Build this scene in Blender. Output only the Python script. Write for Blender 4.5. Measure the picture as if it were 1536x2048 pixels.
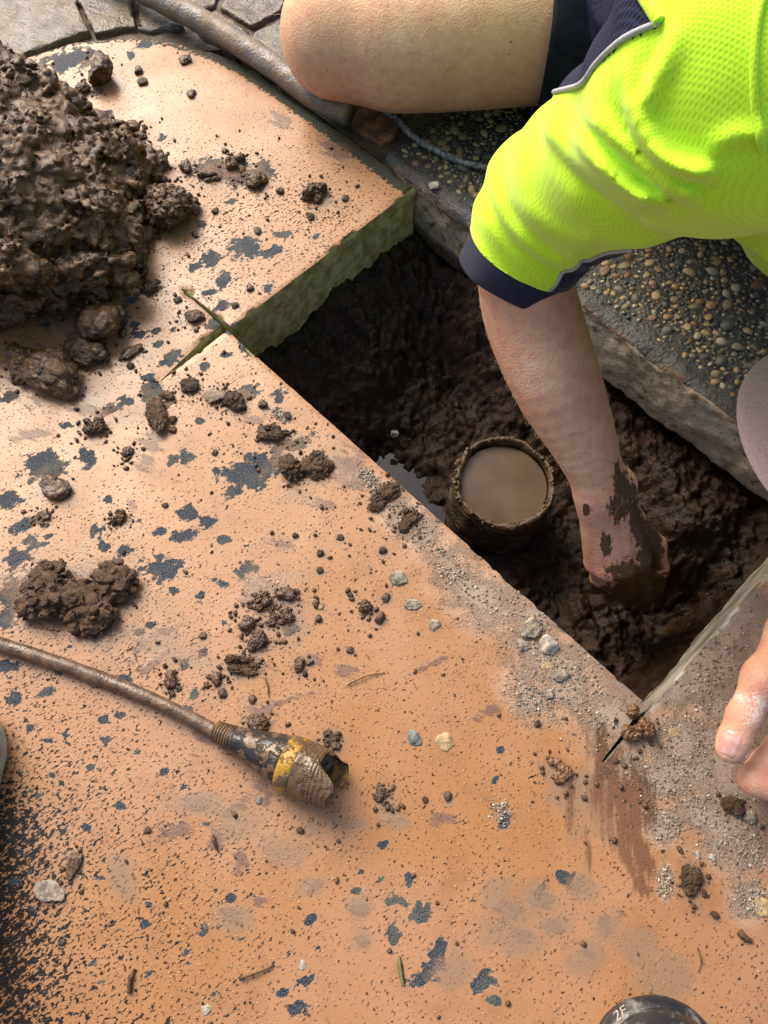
import bpy, bmesh, math, random
import numpy as np
from mathutils import Vector, Matrix
from mathutils.bvhtree import BVHTree

random.seed(7)
RS = np.random.RandomState(11)
scn = bpy.context.scene
COL = scn.collection
for _o in list(bpy.data.objects):
    bpy.data.objects.remove(_o)

# ------------------------------------------------------------------ camera
CAM_H, TILT, FPX = 0.72, math.radians(24.0), 1600.0      # metres above the slab, tilt from straight down, focal length for a 1536 x 2048 frame
cam_data = bpy.data.cameras.new('camera')
cam_data.sensor_width = 36.0
cam_data.lens = FPX / 2048.0 * 36.0
cam_data.clip_start = 0.02
cam_data.clip_end = 500.0
cam = bpy.data.objects.new('camera', cam_data)
cam.location = (0, 0, CAM_H)
cam.rotation_euler = (TILT, 0, 0)
COL.objects.link(cam)
scn.camera = cam

# ------------------------------------------------------------------ sky, sun, exposure
SUN_EL, SUN_AZ = math.radians(44), math.radians(-36)      # azimuth from +Y, positive towards +X: the light comes from the top left
world = bpy.data.worlds.new('World')
scn.world = world
world.use_nodes = True
wnt = world.node_tree
sky = wnt.nodes.new('ShaderNodeTexSky')
sky.sky_type = 'NISHITA'
sky.sun_disc = False
sky.sun_elevation = SUN_EL
sky.sun_rotation = SUN_AZ
sky.air_density = 1.0
sky.dust_density = 6.0
sky.ozone_density = 1.0
bg = wnt.nodes['Background']
wnt.links.new(sky.outputs[0], bg.inputs[0])
bg.inputs[1].default_value = 0.15
sun_data = bpy.data.lights.new('sun', 'SUN')
sun_data.energy = 2.5
sun_data.angle = math.radians(36)
sun_data.color = (1.0, 0.87, 0.70)
sun = bpy.data.objects.new('sun', sun_data)
sd = Vector((math.sin(SUN_AZ) * math.cos(SUN_EL), math.cos(SUN_AZ) * math.cos(SUN_EL), math.sin(SUN_EL)))
sun.rotation_euler = sd.to_track_quat('Z', 'Y').to_euler()
sun.location = sd * 5
COL.objects.link(sun)
scn.view_settings.view_transform = 'Standard'
scn.view_settings.look = 'None'
scn.view_settings.gamma = 1.0
scn.view_settings.use_curve_mapping = False
scn.view_settings.exposure = 0.7
scn.cycles.max_bounces = 5
scn.cycles.diffuse_bounces = 3
scn.cycles.glossy_bounces = 3
scn.cycles.use_denoising = True

# ------------------------------------------------------------------ helpers: layout
CT, ST = math.cos(TILT), math.sin(TILT)


def G(px, py, z=0.0):
    """the point of the place at height z that the photograph shows at pixel (px, py)"""
    cx, cy = (px - 768) / FPX, -(py - 1024) / FPX
    s = (CAM_H - z) / (CT - cy * ST)
    return np.array([cx * s, (cy * CT + ST) * s, z])


def pix(P):
    P = np.asarray(P, float)
    z = P[..., 2] - CAM_H
    yc = P[..., 1] * CT + z * ST
    zc = P[..., 1] * ST - z * CT
    return 768 + FPX * P[..., 0] / zc, 1024 - FPX * yc / zc


R2 = math.sqrt(0.5)


def UV(u, v, z=0.0):
    """u, v run along the sides of the hole"""
    return np.array([(u + v) * R2, (v - u) * R2, z])


def unit(a):
    a = np.asarray(a, float)
    return a / (np.linalg.norm(a) + 1e-12)


def smooth(a, b, x):
    t = np.clip((x - a) / (b - a), 0, 1)
    return t * t * (3 - 2 * t)


# ------------------------------------------------------------------ helpers: noise
_TAB = RS.rand(64, 64, 64).astype(np.float32) * 2 - 1


def vnoise(p):
    p = np.asarray(p, np.float32)
    i = np.floor(p).astype(np.int32)
    f = p - i
    f = f * f * f * (f * (f * 6 - 15) + 10)
    i0 = i & 63
    i1 = (i + 1) & 63
    x0, y0, z0 = i0[..., 0], i0[..., 1], i0[..., 2]
    x1, y1, z1 = i1[..., 0], i1[..., 1], i1[..., 2]
    fx, fy, fz = f[..., 0], f[..., 1], f[..., 2]
    a = _TAB[x0, y0, z0] * (1 - fx) + _TAB[x1, y0, z0] * fx
    b = _TAB[x0, y1, z0] * (1 - fx) + _TAB[x1, y1, z0] * fx
    c = _TAB[x0, y0, z1] * (1 - fx) + _TAB[x1, y0, z1] * fx
    d = _TAB[x0, y1, z1] * (1 - fx) + _TAB[x1, y1, z1] * fx
    a = a * (1 - fy) + b * fy
    c = c * (1 - fy) + d * fy
    return a * (1 - fz) + c * fz


_ROT = np.array([[0.0, 0.8, 0.6], [-0.8, 0.36, -0.48], [-0.6, -0.48, 0.64]], np.float32)


def fbm(p, octaves=4, gain=0.5, ridged=False):
    p = np.asarray(p, np.float32)
    out, amp = 0.0, 1.0
    for _ in range(octaves):
        n = vnoise(p)
        if ridged:
            n = 1 - 2 * np.abs(n)
        out = out + amp * n
        amp *= gain
        p = p @ _ROT.T * 2.03 + 7.3
    return out


# ------------------------------------------------------------------ helpers: meshes
def mesh_np(name, V, F, mats=(), smooth_shade=True, attrs=None, mat_idx=None):
    """V (n,3); F an (m,4) / (m,3) array or a list of such arrays"""
    V = np.asarray(V, np.float32)
    if not isinstance(F, (list, tuple)):
        F = [F]
    F = [np.asarray(f, np.int32) for f in F if len(f)]
    me = bpy.data.meshes.new(name)
    me.vertices.add(len(V))
    me.vertices.foreach_set('co', V.ravel())
    loops = np.concatenate([f.ravel() for f in F])
    sizes = np.concatenate([np.full(len(f), f.shape[1], np.int32) for f in F])
    starts = np.concatenate([[0], np.cumsum(sizes)[:-1]]).astype(np.int32)
    me.loops.add(len(loops))
    me.loops.foreach_set('vertex_index', loops)
    me.polygons.add(len(sizes))
    me.polygons.foreach_set('loop_start', starts)
    me.polygons.foreach_set('use_smooth', np.full(len(sizes), bool(smooth_shade)))
    for m in mats:
        me.materials.append(m)
    if mat_idx is not None:
        me.polygons.foreach_set('material_index', np.asarray(mat_idx, np.int32))
    for k, a in (attrs or {}).items():
        at = me.attributes.new(k, 'FLOAT', 'POINT')
        at.data.foreach_set('value', np.asarray(a, np.float32))
    me.update(calc_edges=True)
    me.validate()
    return me


def link(name, me, parent=None, label=None, cat=None, group=None, kind=None, loc=None, rot=None, scale=None):
    o = bpy.data.objects.new(name, me)
    COL.objects.link(o)
    if loc is not None:
        o.location = loc
    if rot is not None:
        o.rotation_euler = rot
    if scale is not None:
        o.scale = scale
    if parent is not None:
        o.parent = parent
    for k, v in (('label', label), ('category', cat), ('group', group), ('kind', kind)):
        if v:
            o[k] = v
    return o


_EDGES = [((0, 0, 0), (1, 0, 0)), ((0, 1, 0), (1, 1, 0)), ((0, 0, 1), (1, 0, 1)), ((0, 1, 1), (1, 1, 1)),
          ((0, 0, 0), (0, 1, 0)), ((1, 0, 0), (1, 1, 0)), ((0, 0, 1), (0, 1, 1)), ((1, 0, 1), (1, 1, 1)),
          ((0, 0, 0), (0, 0, 1)), ((1, 0, 0), (1, 0, 1)), ((0, 1, 0), (0, 1, 1)), ((1, 1, 0), (1, 1, 1))]


def surface_nets(vol, org, h):
    s = vol < 0
    nx, ny, nz = vol.shape
    cnt = np.zeros((nx - 1, ny - 1, nz - 1), np.int8)
    for a in (0, 1):
        for b in (0, 1):
            for c in (0, 1):
                cnt += s[a:nx - 1 + a, b:ny - 1 + b, c:nz - 1 + c]
    act = np.argwhere((cnt > 0) & (cnt < 8))
    idx = np.full(cnt.shape, -1, np.int32)
    idx[act[:, 0], act[:, 1], act[:, 2]] = np.arange(len(act))
    acc = np.zeros((len(act), 3))
    n = np.zeros(len(act))
    for a, b in _EDGES:
        a, b = np.array(a), np.array(b)
        pa, pb = act + a, act + b
        va, vb = vol[pa[:, 0], pa[:, 1], pa[:, 2]], vol[pb[:, 0], pb[:, 1], pb[:, 2]]
        m = (va < 0) != (vb < 0)
        t = np.where(m, va / np.where(m, va - vb, 1), 0)
        acc += (a + t[:, None] * (b - a)) * m[:, None]
        n += m
    V = org + h * (act + acc / np.maximum(n, 1)[:, None])
    quads = []
    for ax in range(3):
        o1, o2 = [(1, 2), (2, 0), (0, 1)][ax]
        sl0 = [slice(1, -1)] * 3
        sl1 = [slice(1, -1)] * 3
        sl0[ax] = slice(0, -1)
        sl1[ax] = slice(1, None)
        s0, s1 = s[tuple(sl0)], s[tuple(sl1)]
        e = np.argwhere(s0 != s1)
        if not len(e):
            continue
        inside = s0[e[:, 0], e[:, 1], e[:, 2]]
        base = e.copy()
        for k in range(3):
            if k != ax:
                base[:, k] += 1
        def cell(d1, d2):
            c = base.copy()
            c[:, o1] += d1
            c[:, o2] += d2
            return idx[c[:, 0], c[:, 1], c[:, 2]]
        q = np.stack([cell(-1, -1), cell(0, -1), cell(0, 0), cell(-1, 0)], 1)
        q[~inside] = q[~inside][:, ::-1]
        quads.append(q)
    Q = np.concatenate(quads)
    Q = Q[(Q >= 0).all(1)]
    return V, Q


def sdf_mesh(f, lo, hi, h, band=0.0, fine=None):
    """mesh of f(P) = 0 in a box; fine(P, d) refines f where |f| < band. Only blocks of 4 x 4 x 4 points near the surface are sampled."""
    lo, hi = np.asarray(lo, float), np.asarray(hi, float)
    nb = np.ceil((np.ceil((hi - lo) / h) + 1) / 4).astype(int)
    cc = np.stack(np.meshgrid(*[lo[k] + h * (4 * np.arange(nb[k]) + 1.5) for k in range(3)], indexing='ij'), -1).astype(np.float32)
    dc = f(cc.reshape(-1, 3)).reshape(nb)
    act = np.abs(dc) < 4 * h * 0.87 * 1.35 + band
    D = np.where(dc < 0, -1.0, 1.0).astype(np.float32)[..., None, None, None] * np.ones((1, 1, 1, 4, 4, 4), np.float32)
    o = np.stack(np.meshgrid(*[h * (np.arange(4) - 1.5)] * 3, indexing='ij'), -1).astype(np.float32)
    P = (cc[act][:, None, None, None] + o).reshape(-1, 3)
    d = f(P)
    if fine is not None:
        m = np.abs(d) < band
        d = d.copy()
        d[m] = fine(P[m], d[m])
    D[act] = d.reshape(-1, 4, 4, 4)
    D = D.transpose(0, 3, 1, 4, 2, 5).reshape(nb * 4)
    return surface_nets(D, lo, h)


def smin(a, b, k):
    hh = np.clip(0.5 + 0.5 * (b - a) / k, 0, 1)
    return b * (1 - hh) + a * hh - k * hh * (1 - hh)


def cone(P, a, b, ra, rb, flat=None, fk=1.0):
    """round cone from a to b; flat: axis along which the section is fk times thinner"""
    a, b = np.asarray(a, np.float32), np.asarray(b, np.float32)
    ab = b - a
    t = np.clip(((P - a) @ ab) / (ab @ ab + 1e-12), 0, 1)
    q = P - (a + t[..., None] * ab)
    if flat is not None:
        fl = np.asarray(flat, np.float32)
        q = q + fl * ((q @ fl) * (fk - 1))[..., None]
    return np.linalg.norm(q, axis=-1) - (ra + (rb - ra) * t)


def chain(P, pts, rad, n=14, flat=None, fk=1.0):
    """smooth limb: round cones along a spline through pts with radii rad"""
    S = spline(np.c_[np.asarray(pts, float), rad], n)
    d = None
    for a, b in zip(S[:-1], S[1:]):
        e = cone(P, a[:3], b[:3], a[3], b[3], flat, fk)
        d = e if d is None else np.minimum(d, e)
    return d


_NC, _NS = 8, 14                                  # cells and samples per cell of the tabulated crack pattern


def _crack_table():
    n = _NC * _NS
    ax = (np.arange(n) / _NS).astype(np.float32)
    P = np.stack(np.meshgrid(ax, ax, ax, indexing='ij'), -1)
    pts = np.random.RandomState(3).rand(_NC, _NC, _NC, 3).astype(np.float32)
    d1 = np.full((n, n, n), 9.0, np.float32)
    d2 = d1.copy()
    i = np.floor(ax).astype(int)
    for ox in (-1, 0, 1):
        for oy in (-1, 0, 1):
            for oz in (-1, 0, 1):
                cx, cy, cz = i + ox, i + oy, i + oz
                q = pts[np.ix_(cx % _NC, cy % _NC, cz % _NC)] + np.stack(np.meshgrid(cx, cy, cz, indexing='ij'), -1).astype(np.float32)
                d = np.sqrt(((q - P) ** 2).sum(-1))
                lo = d < d1
                d2 = np.where(lo, d1, np.minimum(d2, d))
                d1 = np.where(lo, d, d1)
    return d2 - d1


_CRACK = _crack_table()


def clods(P, scale, seed=0.0, cap=0.3):
    """0..1: flat-topped crumbs parted by cracks"""
    Q = np.asarray(P, np.float32) * scale
    w = vnoise(Q * 0.9 + seed)
    Q = (Q + 0.35 * np.stack([w, np.roll(w, 1, -1) * 0 + vnoise(Q * 0.8 + 17 + seed), -w], -1) + seed * 1.37) * _NS
    n = _NC * _NS
    i = np.floor(Q).astype(np.int32)
    f = (Q - i).astype(np.float32)
    i0, i1 = i % n, (i + 1) % n
    x0, y0, z0, x1, y1, z1 = i0[..., 0], i0[..., 1], i0[..., 2], i1[..., 0], i1[..., 1], i1[..., 2]
    fx, fy, fz = f[..., 0], f[..., 1], f[..., 2]
    T = _CRACK
    a = (T[x0, y0, z0] * (1 - fx) + T[x1, y0, z0] * fx) * (1 - fy) + (T[x0, y1, z0] * (1 - fx) + T[x1, y1, z0] * fx) * fy
    b = (T[x0, y0, z1] * (1 - fx) + T[x1, y0, z1] * fx) * (1 - fy) + (T[x0, y1, z1] * (1 - fx) + T[x1, y1, z1] * fx) * fy
    return np.minimum(a * (1 - fz) + b * fz, cap) / cap


def tube(pts, rad, seg=12, cap=True, jitter=0.0, nscale=60.0):
    """swept tube through pts with radii rad -> V, [quads, tris]"""
    pts = np.asarray(pts, float)
    rad = np.broadcast_to(np.asarray(rad, float), (len(pts),))
    tan = np.gradient(pts, axis=0)
    tan /= np.linalg.norm(tan, axis=1)[:, None] + 1e-12
    up = np.array([0, 0, 1.0])
    if abs(tan[0] @ up) > 0.95:
        up = np.array([1.0, 0, 0])
    V = []
    nrm = unit(up - tan[0] * (up @ tan[0]))
    for p, t, r in zip(pts, tan, rad):
        nrm = unit(nrm - t * (nrm @ t))
        b = np.cross(t, nrm)
        a = np.linspace(0, 2 * math.pi, seg, endpoint=False)
        V.append(p + r * (np.cos(a)[:, None] * nrm + np.sin(a)[:, None] * b))
    V = np.concatenate(V)
    if jitter:
        c = np.repeat(pts, seg, 0)
        V = V + (V - c) / (np.linalg.norm(V - c, axis=1)[:, None] + 1e-9) * (fbm(V * nscale, 3)[:, None] * jitter)
    n = len(pts)
    i = np.arange(n - 1)[:, None] * seg
    j = np.arange(seg)[None]
    j2 = (j + 1) % seg
    Q = np.stack([i + j, i + j2, i + seg + j2, i + seg + j], -1).reshape(-1, 4)
    F = [Q]
    if cap:
        c0, c1 = len(V), len(V) + 1
        V = np.concatenate([V, pts[:1], pts[-1:]])
        j, j2 = j[0], j2[0]
        F.append(np.concatenate([np.stack([np.full(seg, c0), j2, j], 1), np.stack([np.full(seg, c1), (n - 1) * seg + j, (n - 1) * seg + j2], 1)]))
    return V, F


def spline(P, n):
    """Catmull-Rom through the rows of P (any number of columns), n samples"""
    P = np.asarray(P, float)
    Q = np.concatenate([2 * P[:1] - P[1:2], P, 2 * P[-1:] - P[-2:-1]])
    t = np.linspace(0, len(P) - 1 - 1e-6, n)
    i = t.astype(int)
    f = (t - i)[:, None]
    a, b, c, d = Q[i], Q[i + 1], Q[i + 2], Q[i + 3]
    return 0.5 * (2 * b + (c - a) * f + (2 * a - 5 * b + 4 * c - d) * f ** 2 + (3 * b - a - 3 * c + d) * f ** 3)


def grid_faces(nu, nv, wrap_v=False):
    i = np.arange(nu - 1)[:, None]
    j = np.arange(nv if wrap_v else nv - 1)[None]
    j2 = (j + 1) % nv
    return np.stack([i * nv + j, (i + 1) * nv + j, (i + 1) * nv + j2, i * nv + j2], -1).reshape(-1, 4)


# ------------------------------------------------------------------ helpers: materials
class NB:
    def __init__(self, name):
        self.m = bpy.data.materials.new(name)
        self.m.use_nodes = True
        self.nt = self.m.node_tree
        self.b = self.nt.nodes['Principled BSDF']
        self._co = None

    def co(self):
        if self._co is None:
            self._co = self.nt.nodes.new('ShaderNodeTexCoord').outputs['Object']
        return self._co

    def put(self, sock, v):
        if isinstance(v, bpy.types.NodeSocket):
            self.nt.links.new(v, sock)
        elif v is not None:
            if isinstance(v, (tuple, list)) and sock.type == 'RGBA' and len(v) == 3:
                v = (*v, 1)
            sock.default_value = v

    def noise(self, scale, detail=3, rough=0.55, vec=None, distort=0.0, out=0):
        n = self.nt.nodes.new('ShaderNodeTexNoise')
        self.put(n.inputs['Vector'], vec or self.co())
        self.put(n.inputs['Scale'], scale)
        self.put(n.inputs['Detail'], detail)
        self.put(n.inputs['Roughness'], rough)
        self.put(n.inputs['Distortion'], distort)
        return n.outputs[out]

    def voronoi(self, scale, feature='F1', vec=None, out='Distance', rnd=1.0):
        n = self.nt.nodes.new('ShaderNodeTexVoronoi')
        n.feature = feature
        self.put(n.inputs['Vector'], vec or self.co())
        self.put(n.inputs['Scale'], scale)
        self.put(n.inputs['Randomness'], rnd)
        return n.outputs[out]

    def mapping(self, rot=(0, 0, 0), scale=(1, 1, 1), loc=(0, 0, 0), vec=None):
        n = self.nt.nodes.new('ShaderNodeMapping')
        self.put(n.inputs['Vector'], vec or self.co())
        n.vector_type = 'TEXTURE'                # turn first, then stretch
        n.inputs['Rotation'].default_value = tuple(-a for a in rot)
        n.inputs['Scale'].default_value = tuple(1 / a if a else 1e6 for a in scale)
        n.inputs['Location'].default_value = loc
        return n.outputs[0]

    def math(self, op, a, b=None, clamp=False):
        n = self.nt.nodes.new('ShaderNodeMath')
        n.operation = op
        n.use_clamp = clamp
        self.put(n.inputs[0], a)
        self.put(n.inputs[1], b)
        return n.outputs[0]

    def step(self, x, lo, hi, a=0.0, b=1.0):
        n = self.nt.nodes.new('ShaderNodeMapRange')
        n.interpolation_type = 'SMOOTHSTEP'
        self.put(n.inputs[0], x)
        for k, v in enumerate((lo, hi, a, b)):
            self.put(n.inputs[1 + k], v)
        return n.outputs[0]

    def mix(self, f, a, b):
        n = self.nt.nodes.new('ShaderNodeMix')
        n.data_type = 'RGBA'
        self.put(n.inputs[0], f)
        self.put(n.inputs[6], a)
        self.put(n.inputs[7], b)
        return n.outputs[2]

    def mixf(self, f, a, b):
        n = self.nt.nodes.new('ShaderNodeMix')
        self.put(n.inputs[0], f)
        self.put(n.inputs[2], a)
        self.put(n.inputs[3], b)
        return n.outputs[0]

    def ramp(self, f, stops):
        n = self.nt.nodes.new('ShaderNodeValToRGB')
        el = n.color_ramp.elements
        while len(el) < len(stops):
            el.new(0.5)
        for e, (p, c) in zip(el, stops):
            e.position = p
            e.color = (*c, 1) if len(c) == 3 else c
        self.put(n.inputs[0], f)
        return n.outputs[0]

    def attr(self, name):
        n = self.nt.nodes.new('ShaderNodeAttribute')
        n.attribute_name = name
        return n.outputs['Fac']

    def rnd(self):
        return self.nt.nodes.new('ShaderNodeObjectInfo').outputs['Random']

    def bump(self, h, dist=0.001, strength=1.0, normal=None):
        n = self.nt.nodes.new('ShaderNodeBump')
        self.put(n.inputs['Height'], h)
        self.put(n.inputs['Distance'], dist)
        self.put(n.inputs['Strength'], strength)
        if normal is not None:
            self.put(n.inputs['Normal'], normal)
        return n.outputs[0]

    def out(self, color=None, rough=None, normal=None, **kw):
        self.put(self.b.inputs['Base Color'], color)
        self.put(self.b.inputs['Roughness'], rough)
        if normal is not None:
            self.put(self.b.inputs['Normal'], normal)
        for k, v in kw.items():
            self.put(self.b.inputs[k.replace('_', ' ')], v)
        return self.m


def mat_mud(name, c0, c1, rough=(0.22, 0.5), bump=0.004, scale=60, spec=0.5, coat=0.0):
    k = NB(name)
    n1 = k.noise(scale, 6, 0.65)
    n2 = k.noise(scale * 5, 4, 0.65)
    n3 = k.noise(scale * 0.3, 3)
    colr = k.mix(k.step(k.math('ADD', n1, k.math('MULTIPLY', n3, 0.6)), 0.6, 1.0), c0, c1)
    colr = k.mix(k.step(n2, 0.55, 0.75, 0, 0.5), colr, tuple(x * 1.7 for x in c1))
    r = k.step(k.math('ADD', n3, k.math('MULTIPLY', n1, 0.4)), 0.58, 0.82, rough[0], rough[1])
    h = k.math('ADD', k.math('MULTIPLY', n1, bump), k.math('MULTIPLY', n2, bump * 0.35))
    return k.out(colr, r, k.bump(h, 1.0, 0.9), Specular_IOR_Level=spec, Coat_Weight=coat, Coat_Roughness=0.16)


def mat_plain(name, c, rough=0.6, var=0.25, scale=80, bump=0.0008, spec=0.5):
    k = NB(name)
    n = k.noise(scale, 4)
    n2 = k.noise(scale * 7, 3)
    dark = tuple(x * (1 - var) for x in c)
    lite = tuple(min(1, x * (1 + var)) for x in c)
    return k.out(k.mix(k.step(n, 0.3, 0.7), dark, lite), rough, k.bump(n2, bump, 0.7), Specular_IOR_Level=spec)
# ------------------------------------------------------------------ where the loose mud lies: photo x, y, half width, half height, form, mud, label, height, turn
LUMPS = [
    (200, 138, 28, 34, 'angular', 0, 'tall blocky mud clod standing alone on the grey-green flake near the rounded slab corner', 1.25, 10),
    (74, 150, 19, 19, 'wet', 0, 'dark mud clod just above the top of the mud heap', 1.0, 0),
    (163, 175, 18, 13, 'crumb', 0, 'knobbly clod beside the tall blocky clod, above the mud heap', 0.8, 20),
    (335, 412, 60, 52, 'crumb', 0, 'big round glossy clod at the right flank of the mud heap', 0.95, 0),
    (196, 640, 54, 52, 'wet', 0, 'rounded shiny clod lying at the foot of the mud heap', 0.95, 30),
    (100, 742, 74, 46, 'wet', 0, 'largest loose clod below the mud heap, smeared and oblong', 0.75, -24),
    (45, 725, 36, 44, 'wet', 0, 'small lobe of mud leaning on the largest loose clod', 0.8, 0),
    (168, 705, 48, 34, 'wet', 0, 'pointed clod touching the largest loose clod on its right', 0.7, -30),
    (187, 850, 26, 20, 'cluster', 0, 'single dark clod on clean paint below the loose clods', 0.8, 0),
    (630, 382, 26, 24, 'cluster', 1, 'shiny curled mud clot between the hole corner and the knee', 0.8, 0),
    (470, 322, 22, 18, 'cluster', 0, 'upper wet clot on the blue-grey mud smear right of the heap', 0.8, 0),
    (510, 356, 24, 20, 'wet', 0, 'lower wet clot on the blue-grey mud smear right of the heap', 0.8, 40),
    (415, 352, 24, 12, 'cluster', 0, 'flat clot at the left of the blue-grey mud smear', 0.6, 10),
    (370, 332, 13, 16, 'wet', 0, 'small upright clot between the heap and the blue-grey smear', 0.9, 0),
    (280, 268, 14, 11, 'wet', 0, 'small slanted clod beside the right shoulder of the heap', 0.7, 0),
    (312, 828, 24, 42, 'crumb', 2, 'upright string of crumbly soil below the saw cut', 0.6, 8),
    (336, 790, 16, 11, 'crumb', 0, 'crumb on top of the upright string of soil', 0.7, 0),
    (378, 770, 20, 16, 'crumb', 2, 'crumbly soil bit just under the end of the saw cut', 0.7, 0),
    (432, 790, 26, 15, 'angular', 3, 'pale dried flake of soil beside a crumb clump', 0.5, 15),
    (468, 800, 24, 22, 'crumb', 2, 'crumb clump leaning against the pale dried flake', 0.8, 0),
    (548, 866, 34, 18, 'cluster', 2, 'loose cluster of soil crumbs above the big blue flake', 0.6, -12),
    (262, 702, 26, 13, 'wet', 0, 'slate-like wet sliver of mud left of the saw cut', 0.5, 35),
    (388, 632, 22, 15, 'angular', 0, 'angular wet clod just left of the two saw cuts', 0.7, -10),
    (300, 572, 22, 16, 'cluster', 0, 'ragged clot above the upper saw cut end', 0.7, 0),
    (215, 548, 1, 1, 'wet', 0, '', 0.5, 0),
    (110, 975, 34, 24, 'wet', 1, 'curled smooth lump beside the blue flakes at the left', 0.6, -15),
    (236, 1032, 16, 16, 'cluster', 0, 'lone dark clod in the middle of the left paint', 0.8, 0),
    (88, 1030, 13, 11, 'wet', 0, 'small clod below the curled smooth lump', 0.7, 0),
    (255, 902, 13, 11, 'crumb', 0, 'small clod beside a purple boot-brush mark', 0.8, 0),
    (152, 1186, 116, 78, 'cluster', 2, 'broad crumbly half dry mud cake above the muddy rod', 0.5, -8),
    (575, 1186, 24, 14, 'wet', 1, 'long top clot of the wet brown splatter mid slab', 0.7, 0),
    (524, 1200, 22, 17, 'cluster', 1, 'middle clot of the wet brown splatter', 0.7, 30),
    (560, 1232, 30, 20, 'cluster', 1, 'spread right clot of the wet brown splatter', 0.5, 0),
    (494, 1246, 17, 16, 'wet', 1, 'round clot at the left of the wet brown splatter', 0.8, 0),
    (514, 1282, 20, 21, 'crumb', 1, 'dark bottom clot of the wet brown splatter', 0.8, 0),
    (484, 1330, 40, 20, 'cluster', 2, 'greyish gritty lump below the wet splatter', 0.5, -12),
    (340, 1358, 12, 19, 'wet', 1, 'brown clot above the muddy rod', 0.8, 10),
    (432, 1358, 11, 15, 'wet', 1, 'upper of two small clots below the gritty lump', 0.8, 0),
    (516, 1446, 24, 22, 'crumb', 1, 'triangular dark clod touching the neck of the rubber cone', 0.6, 20),
    (600, 1330, 11, 16, 'wet', 1, 'dark upright clot right of the gritty lump', 0.8, 0),
    (731, 1212, 14, 14, 'crumb', 1, 'ball of mud near the middle of the slab', 0.9, 0),
    (612, 930, 54, 40, 'cluster', 2, 'dry crumb clump at the hole edge beside the big blue flake', 0.5, 30),
    (768, 990, 44, 20, 'cluster', 2, 'line of crumbs along the hole edge level with the pipe', 0.4, 38),
    (815, 1036, 32, 22, 'cluster', 2, 'lower crumb line on the hole edge below the pipe', 0.45, 38),
    (1122, 1540, 26, 26, 'cluster', 4, 'glossy orange-brown clay clot near the corner saw cut', 0.5, 0),
    (1276, 1452, 36, 36, 'cluster', 4, 'earthy flake stuck in the near corner of the hole', 0.7, -35),
    (1385, 1762, 24, 30, 'crumb', 2, 'wedge of crumbly soil on the dusty lower right slab', 0.6, 0),
    (770, 1590, 22, 24, 'cluster', 1, 'muddy blister below and right of the rubber cone', 0.4, 0),
    (664, 1480, 20, 20, 'cluster', 0, 'black crumbs just above the broken mouth of the cone', 0.45, 0),
    (147, 1732, 14, 26, 'wet', 1, 'slug-shaped wet smear of mud at the lower left', 0.5, -14),
    (290, 345, 1, 1, 'wet', 0, '', 0.5, 0),
    (1465, 1612, 24, 20, 'crumb', 2, 'soil crumbs just below the fist', 0.6, 0),
    (290, 1480, 1, 1, 'wet', 0, '', 0.5, 0),
]
SMALL = [(370, 118, 12), (285, 162, 11), (277, 140, 9), (382, 186, 12), (515, 460, 10), (355, 598, 9), (525, 808, 12), (345, 858, 8), (445, 1386, 11), (505, 1398, 10), (772, 1195, 10), (760, 1236, 12), (640, 1105, 9),
         (765, 1100, 10), (633, 1208, 9), (637, 1236, 9), (895, 1592, 10), (405, 1270, 9), (660, 930, 12), (700, 1190, 7), (680, 1075, 8), (1076, 1448, 7), (245, 665, 12), (500, 575, 9), (430, 905, 7), (590, 1070, 7),
         (345, 838, 9), (330, 1010, 7), (575, 830, 9), (430, 420, 8), (690, 395, 8), (560, 380, 9), (620, 430, 9), (450, 300, 8), (390, 470, 7), (470, 610, 9), (260, 730, 9), (130, 600, 7), (205, 700, 9), (1430, 1830, 9),
         (700, 1300, 8), (640, 1140, 8), (850, 1600, 7), (295, 1660, 9), (600, 1660, 7)]

# ================================================================== SETTING
HU0, HU1, HV0, HV1 = -0.5025, 0.0755, 0.2595, 0.556       # the sawn hole, along its own sides
SLAB_T = 0.086

# ---- painted concrete slab ---------------------------------------------------
def blob_field(px, py, blobs, soft=1.0):
    """largest of (1 - elliptic distance) over blobs (x, y, rx, ry, turn in degrees)"""
    out = np.full(px.shape, -3.0)
    for x, y, rx, ry, a in blobs:
        ca, sa = math.cos(math.radians(a)), math.sin(math.radians(a))
        dx, dy = px - x, py - y
        d = np.hypot((dx * ca + dy * sa) / rx, (-dx * sa + dy * ca) / ry)
        out = np.maximum(out, 1 - d)
    return out


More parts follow.
